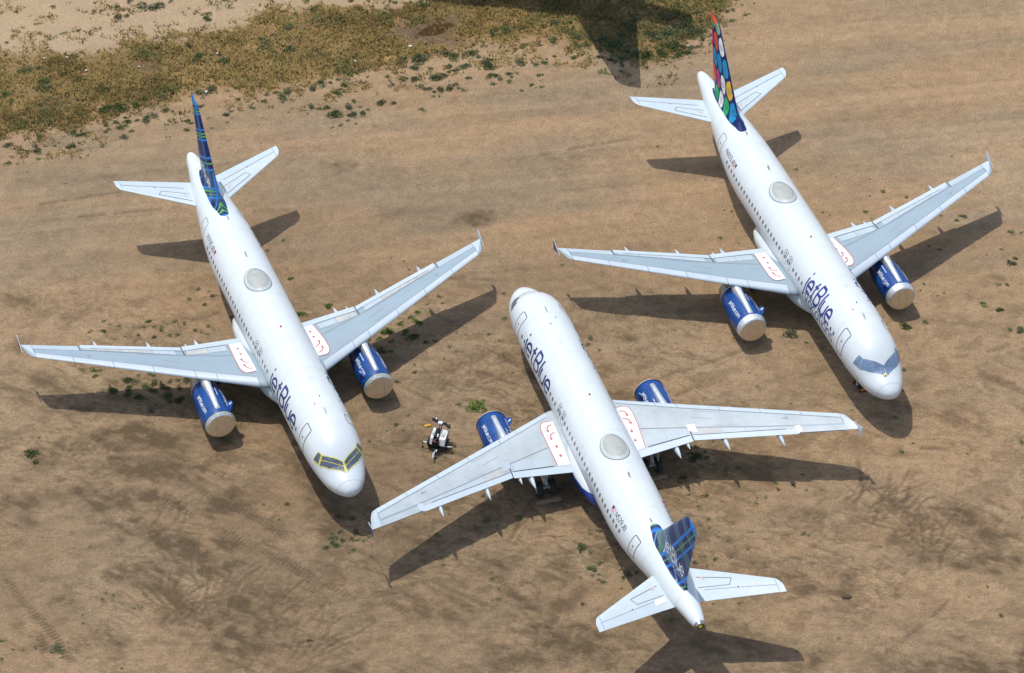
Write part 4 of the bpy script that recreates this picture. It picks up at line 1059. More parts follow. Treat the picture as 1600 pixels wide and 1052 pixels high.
def make_ground():
    xs = np.concatenate([-48 - np.geomspace(1, 4000, 26)[::-1], np.arange(-48, 48.01, .112), 48 + np.geomspace(1, 4000, 26)])
    ys = np.concatenate([143 - np.geomspace(1, 3000, 24)[::-1], np.arange(143, 176, .10), np.arange(176, 230.01, .15), 230 + np.geomspace(1, 6000, 28)])
    X, Y = np.meshgrid(xs, ys, indexing='ij'); nx, ny = X.shape
    x, y = X.ravel(), Y.ravel()
    fade = smooth(0, 6, 60 - np.abs(x)) * smooth(0, 6, y - 132) * smooth(0, 8, 250 - y)
    wob = fbm(x, y, 1.6, 11, 5); wob2 = fbm(x, y, .7, 41, 4)
    streak = fbm(x, y, 9, 71, 5, .22, 1.6, math.radians(9)); fine = fbm(x, y, .45, 91, 3); big = fbm(x, y, 22, 101, 3)
    near = smooth(196, 176, y)                       # the churned foreground
    dark = ellipses(x, y, DARK, wob, .75)
    blot = fbm(x, y, 3.2, 131, 5); zone = np.clip(smooth(180, 160, y) * (smooth(-6, -22, x) + smooth(172, 156, y) * .55 + .25), 0, 1)
    blotch = smooth(.54, .72, blot) * zone * .55
    mott = smooth(.50, .68, fbm(x, y, 1.3, 171, 5, 1, 1.6, .3)) * (.18 + .35 * near)
    dark = np.clip(dark * (.55 + .8 * smooth(.35, .65, wob2)) , 0, 1)
    brk = smooth(.30, .62, fbm(x, y, .55, 801, 4, .45, 1.5, -.5)); dark = dark * (.45 + .75 * brk); blotch = blotch * (.4 + 1.0 * brk)
    dk = 1 - (1 - dark * .95) * (1 - blotch) * (1 - mott * .55)
    org = ellipses(x, y, ORANGE, wob, .8) * .8
    org = np.clip(org + .35 * smooth(.52, .7, fbm(x, y, 6, 211, 4, .7, 1.5, .15)), 0, 1)
    pond = ellipses(x, y, POND, wob * .7 + .15, .3); mud = ellipses(x, y, MUD, wob, .7)
    veg = veg_mask(x, y)
    base = np.array([.312, .228, .141]); orange = np.array([.370, .247, .140]); grey = np.array([.246, .198, .136]); darkc = np.array([.108, .078, .047])
    tan = np.array([.355, .278, .182])
    c = np.tile(base, (len(x), 1))
    def mixin(c, col, m): return c * (1 - m[:, None]) + np.array(col) * m[:, None]
    far = smooth(196, 212, y)
    c = mixin(c, grey, np.clip(smooth(.42, .66, streak) * (.28 + .5 * (1 - near)), 0, 1))
    c = mixin(c, tan, smooth(.5, .72, big) * .55 + far * .1)
    c = mixin(c, orange, org * .7)
    # fine compacted lanes running across the field
    lane = fbm(x, y, 1.1, 251, 4, .05, 1.5, math.radians(8.5))
    c = c * (1 + (lane[:, None] - .5) * .34 * (1 - .6 * near)[:, None])
    c = c * (1 + (fine[:, None] - .5) * .30)
    grit = np.random.RandomState(5).rand(len(x)); c = c * (1 + (grit[:, None] - .5) * .16)
    rid = 1 - np.abs(2 * fbm(x, y, 1.5, 701, 4, .55, 1.5, -.45) - 1); rid2 = 1 - np.abs(2 * fbm(x, y, .9, 721, 4, 1.3, .6, .9) - 1)
    crk = (smooth(.90, .99, rid) * .5 + smooth(.90, .99, rid2) * .35) * near * smooth(.42, .6, fbm(x, y, 6, 741, 3))
    scr = smooth(.55, .75, fbm(x, y, .8, 761, 4, .18, 1.5, -.6)) * near * smooth(.45, .62, fbm(x, y, 8, 781, 3)) * .45
    c = mixin(c, darkc, np.clip(crk + scr, 0, .7))
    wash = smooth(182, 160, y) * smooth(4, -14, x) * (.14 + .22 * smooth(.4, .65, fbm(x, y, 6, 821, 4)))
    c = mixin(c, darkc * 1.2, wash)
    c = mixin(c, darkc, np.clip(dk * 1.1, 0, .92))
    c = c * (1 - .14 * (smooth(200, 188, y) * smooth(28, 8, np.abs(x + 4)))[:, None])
    # relief
    h = (fbm(x, y, 5, 301, 4) - .5) * .22 + (fbm(x, y, 1.1, 321, 4) - .5) * .10 * (.35 + near) + (fine - .5) * .035 + (grit - .5) * .010
    h = h + (fbm(x, y, .8, 351, 4, .3, 1.6, -.5) - .5) * .10 * near * smooth(.4, .6, fbm(x, y, 7, 361, 3))
    tr = np.zeros_like(x)
    for pts in TREAD:
        for side in (0,):
            sel, d, al, L = polyline(x, y, pts, 1.0)
            e = smooth(0, 1.2, al) * smooth(0, 1.2, L - al)
            ins = (1 - smooth(.20, .32, np.abs(d))) * e * smooth(.34, .5, fbm(al + L, al * 0, 1.5, 431, 3) + .04)
            lug = (.5 + .5 * np.cos(al * 2 * math.pi / .30 + np.abs(d) * 3.0))
            lug = smooth(.35, .65, lug)
            h[sel] -= ins * (.015 + .03 * lug); h[sel] += e * .03 * np.exp(-((np.abs(d) - .38) / .1) ** 2)
            tr[sel] = np.maximum(tr[sel], ins * (.15 + .6 * lug) * (.5 + .8 * (wob[sel])))
    for pts in RUT:
        sel, d, al, L = polyline(x, y, pts, .8)
        e = smooth(0, 2, al) * smooth(0, 2, L - al) * smooth(.38, .52, fbm(al, al * 0, 1.2, 411, 3) + .1)
        ins = np.exp(-(d / .18) ** 2) * e
        h[sel] -= .05 * ins; tr[sel] = np.maximum(tr[sel], ins * .5)
        h[sel] += .02 * e * np.exp(-((np.abs(d) - .3) / .1) ** 2)
    rnd = random.Random(77)
    for cx, cy, rx, ry, an, st in SCRIB:       # turning marks: bundles of short crossing curves
        for k in range(int(50 * st)):
            u, v = rnd.gauss(0, .45), rnd.gauss(0, .45); a = math.radians(an); px = cx + u * rx * math.cos(a) - v * ry * math.sin(a); py = cy + u * rx * math.sin(a) + v * ry * math.cos(a)
            th = rnd.choice((.35, 1.0, 1.35, 2.3, -.4)) + rnd.gauss(0, .16); l = rnd.uniform(1.2, 4.2); b = rnd.uniform(-.35, .35)
            pts = [(px, py), (px + l / 2 * math.cos(th), py + l / 2 * math.sin(th)), (px + l / 2 * math.cos(th) + l / 2 * math.cos(th + b), py + l / 2 * math.sin(th) + l / 2 * math.sin(th + b))]
            sel, d, al, L = polyline(x, y, pts, .6)
            if not len(sel): continue
            e = smooth(0, .6, al) * smooth(0, .6, L - al); w = rnd.choice((.07, .09, .15))
            ins = np.exp(-(d / w) ** 2) * e
            s_ = rnd.uniform(.25, .7) * st
            h[sel] -= .04 * ins * st; h[sel] += .02 * e * np.exp(-((np.abs(d) - .26) / .09) ** 2) * st
            tr[sel] = np.maximum(tr[sel], ins * s_)
            c[sel] *= (1 + .05 * st * (e * np.exp(-((np.abs(d) - .25) / .1) ** 2))[:, None])
    c = mixin(c, darkc, np.clip(tr, 0, .8))
    # dry vegetation strip soil, mud and the small brown puddle
    g = fbm(x, y, 1.0, 501, 5); g2 = fbm(x, y, 4.0, 521, 4)
    vc = np.array([.27, .18, .080]) * (1 + (g[:, None] - .5) * .9) ; vc = vc * (1 - smooth(.5, .7, g2)[:, None] * .35)
    vm = np.clip(veg * (.78 + .5 * smooth(.36, .56, g)), 0, 1)[:, None]
    c = c * (1 - vm) + vc * vm
    c = mixin(c, [.135, .098, .068], np.clip(mud * .85, 0, 1)); c = mixin(c, [.060, .034, .010], np.clip(pond, 0, 1))
    # sandy corner at the far left is a little pinker
    tl = smooth(-.5, 1.5, y - np.interp(x, VT[:, 0], VT[:, 1]))
    c = mixin(c, np.array([.405, .325, .222]), tl * .8)
    h = h + veg * ((fbm(x, y, .6, 541, 3) - .5) * .16 + (fbm(x, y, 3, 551, 3) - .5) * .5)
    h = h * fade - pond * .03
    # level under the wheels
    for (wx, wy) in flat_spots:
        d2 = (x - wx) ** 2 + (y - wy) ** 2; h = h * (1 - np.exp(-d2 / 1.4))
    c = np.clip(c * np.array([1.04, .955, .87]), .01, .8)
    churn = np.clip(near * .55 + dark * .5 + tr * .5, 0, 1) * (1 - veg)
    co = np.stack([x, y, h], 1).astype(np.float32)
    me = bpy.data.meshes.new('ground')
    idx = np.arange(nx * ny).reshape(nx, ny)
    q = np.stack([idx[:-1, :-1], idx[1:, :-1], idx[1:, 1:], idx[:-1, 1:]], -1).reshape(-1, 4)
    me.vertices.add(len(co)); me.vertices.foreach_set('co', co.ravel())
    me.loops.add(q.size); me.loops.foreach_set('vertex_index', q.ravel().astype(np.int32))
    me.polygons.add(len(q)); me.polygons.foreach_set('loop_start', (np.arange(len(q)) * 4).astype(np.int32)); me.polygons.foreach_set('loop_total', np.full(len(q), 4, np.int32))
    me.update(calc_edges=True)
    me.polygons.foreach_set('use_smooth', np.ones(len(q), bool))
    at = me.color_attributes.new('soil', 'FLOAT_COLOR', 'POINT')
    at.data.foreach_set('color', np.concatenate([c, churn[:, None]], 1).astype(np.float32).ravel())
    m = bpy.data.materials.new('dry_dirt'); m.use_nodes = True; nt = m.node_tree; N, L = nt.nodes, nt.links
    b = N['Principled BSDF']; b.inputs['Roughness'].default_value = .92; b.inputs['Specular IOR Level'].default_value = .15
    ca = N.new('ShaderNodeVertexColor'); ca.layer_name = 'soil'; tc = N.new('ShaderNodeTexCoord')
    n1 = N.new('ShaderNodeTexNoise'); n1.inputs['Scale'].default_value = 7; n1.inputs['Detail'].default_value = 5; n1.inputs['Roughness'].default_value = .7
    n2 = N.new('ShaderNodeTexNoise'); n2.inputs['Scale'].default_value = .55; n2.inputs['Detail'].default_value = 6; n2.inputs['Roughness'].default_value = .7
    L.new(tc.outputs['Object'], n1.inputs['Vector']); L.new(tc.outputs['Object'], n2.inputs['Vector'])
    def mr(src, a, b_, lo, hi):
        r = N.new('ShaderNodeMapRange'); r.inputs['From Min'].default_value = a; r.inputs['From Max'].default_value = b_
        r.inputs['To Min'].default_value = lo; r.inputs['To Max'].default_value = hi; L.new(src, r.inputs['Value']); return r.outputs[0]
    k1 = N.new('ShaderNodeMath'); k1.operation = 'MULTIPLY'; L.new(mr(n1.outputs['Fac'], .3, .7, .68, 1.24), k1.inputs[0]); L.new(mr(n2.outputs['Fac'], .3, .7, .90, 1.09), k1.inputs[1])
    n4 = N.new('ShaderNodeTexNoise'); n4.inputs['Scale'].default_value = 3.2; n4.inputs['Detail'].default_value = 7; n4.inputs['Roughness'].default_value = .85; L.new(tc.outputs['Object'], n4.inputs['Vector'])
    k0 = N.new('ShaderNodeMath'); k0.operation = 'MULTIPLY'; L.new(k1.outputs[0], k0.inputs[0]); L.new(mr(n4.outputs['Fac'], .60, .72, 1, .62), k0.inputs[1]); k1 = k0
    sc = N.new('ShaderNodeVectorMath'); sc.operation = 'SCALE'; L.new(ca.outputs['Color'], sc.inputs[0]); L.new(k1.outputs[0], sc.inputs['Scale'])
    mp = N.new('ShaderNodeMapping'); mp.inputs['Rotation'].default_value = (0, 0, .5); mp.inputs['Scale'].default_value = (.8, 2.6, 1); L.new(tc.outputs['Object'], mp.inputs['Vector'])
    n3 = N.new('ShaderNodeTexNoise'); n3.inputs['Scale'].default_value = 1.0; n3.inputs['Detail'].default_value = 10; n3.inputs['Roughness'].default_value = .78; n3.inputs['Distortion'].default_value = .8; L.new(mp.outputs[0], n3.inputs['Vector'])
    dm = mr(n3.outputs['Fac'], .50, .64, 0, .85)
    kk = N.new('ShaderNodeMath'); kk.operation = 'MULTIPLY'; L.new(dm, kk.inputs[0]); L.new(ca.outputs['Alpha'], kk.inputs[1])
    md = N.new('ShaderNodeMix'); md.data_type = 'RGBA'; L.new(kk.outputs[0], md.inputs['Factor']); L.new(sc.outputs[0], md.inputs['A']); md.inputs['B'].default_value = (.108, .078, .047, 1)
    L.new(md.outputs['Result'], b.inputs['Base Color'])
    bp = N.new('ShaderNodeBump'); bp.inputs['Strength'].default_value = .7; bp.inputs['Distance'].default_value = .06
    L.new(n1.outputs['Fac'], bp.inputs['Height']); L.new(bp.outputs[0], b.inputs['Normal'])
    me.materials.append(m)
    o = link(bpy.data.objects.new('ground', me)); tag(o, kind='structure')
    return X, Y, h.reshape(nx, ny), xs, ys
flat_spots = []
for r_, in ((air_a,), (air_b,), (air_c,)):
    a = r_.rotation_euler.z
    for lx, ly in ((0, 3.8), (0, -3.8), (S0 - 5.07, 0)):
        flat_spots.append((r_.location.x + lx * math.cos(a) - ly * math.sin(a), r_.location.y + lx * math.sin(a) + ly * math.cos(a)))
flat_spots += [(-5.2, 169.4), (-6.1, 169.0), (-4.1, 168.3), (-5.4, 168.0)]
GX, GY, GH, gxs, gys = make_ground()
def gz(x, y):
    i = int(np.clip(np.searchsorted(gxs, x) - 1, 0, len(gxs) - 2)); j = int(np.clip(np.searchsorted(gys, y) - 1, 0, len(gys) - 2))
    return float(GH[i:i+2, j:j+2].mean())

# ---------------------------------------------------------------- plants
def leaf_mat(name, c, var=.45):
    m = mat(name, c, .7, 0, 0, .0); nt = m.node_tree; b = nt.nodes['Principled BSDF']; N, L = nt.nodes, nt.links
    g = N.new('ShaderNodeNewGeometry'); r = N.new('ShaderNodeMapRange'); L.new(g.outputs['Random Per Island'], r.inputs['Value'])
    r.inputs['To Min'].default_value = 1 - var; r.inputs['To Max'].default_value = 1 + var
    oi = N.new('ShaderNodeObjectInfo'); r2 = N.new('ShaderNodeMapRange'); L.new(oi.outputs['Random'], r2.inputs['Value']); r2.inputs['To Min'].default_value = .75; r2.inputs['To Max'].default_value = 1.3
    k = N.new('ShaderNodeMath'); k.operation = 'MULTIPLY'; L.new(r.outputs[0], k.inputs[0]); L.new(r2.outputs[0], k.inputs[1])
    s = N.new('ShaderNodeVectorMath'); s.operation = 'SCALE'; s.inputs[0].default_value = c; L.new(k.outputs[0], s.inputs['Scale']); L.new(s.outputs[0], b.inputs['Base Color'])
    b.inputs['Specular IOR Level'].default_value = .2
    return m
LM = [leaf_mat('leaf_grey_green', (.135, .155, .075)), leaf_mat('leaf_dark_green', (.092, .125, .042)), leaf_mat('leaf_bright_green', (.11, .18, .035)), leaf_mat('leaf_dry', (.20, .145, .065))]
def clump(rng, n, leaf, subs, height):
    """leaves spread through several small mounds of uneven size"""
    V = []; F = []
    C0 = [(rng.gauss(0, .42), rng.gauss(0, .42), rng.uniform(.28, .6)) for _ in range(subs)]
    C0[0] = (0, 0, .62)
    for k in range(n):
        cx, cy, cr = rng.choice(C0)
        a = rng.uniform(0, 2 * math.pi); e = math.acos(rng.uniform(0, 1)); r = cr * rng.uniform(.45, 1) ** .5 * rng.uniform(.75, 1.12)
        p = Vector((cx + r * math.sin(e) * math.cos(a), cy + r * math.sin(e) * math.sin(a), max(.015, r * math.cos(e) * height)))
        d = Vector((math.cos(a) * math.sin(e) + rng.gauss(0, .5), math.sin(a) * math.sin(e) + rng.gauss(0, .5), math.cos(e) * .7 + rng.gauss(0, .35))).normalized()
        w = d.cross(Vector((rng.gauss(0, 1), rng.gauss(0, 1), rng.gauss(0, 1)))).normalized()
        l = leaf * rng.uniform(.6, 1.5); b = len(V)
        V += [p - w * l * .3, p + w * l * .3, p + d * l]; F.append((b, b + 1, b + 2))
    return V, F
rng = random.Random(4)
VARS = []
for i in range(9):
    V, F = clump(rng, (420, 520, 360)[i % 3], .17, rng.randint(4, 7), .62); VARS.append((V, F, 'big'))
for i in range(8):
    V, F = clump(rng, 130, .26, rng.randint(2, 5), .55); VARS.append((V, F, 'small'))
def var_mesh(i, mi):
    V, F, _ = VARS[i]; me = bpy.data.meshes.new('foliage'); me.from_pydata([tuple(v) for v in V], [], F); me.materials.append(LM[mi]); return me
MESH = {}
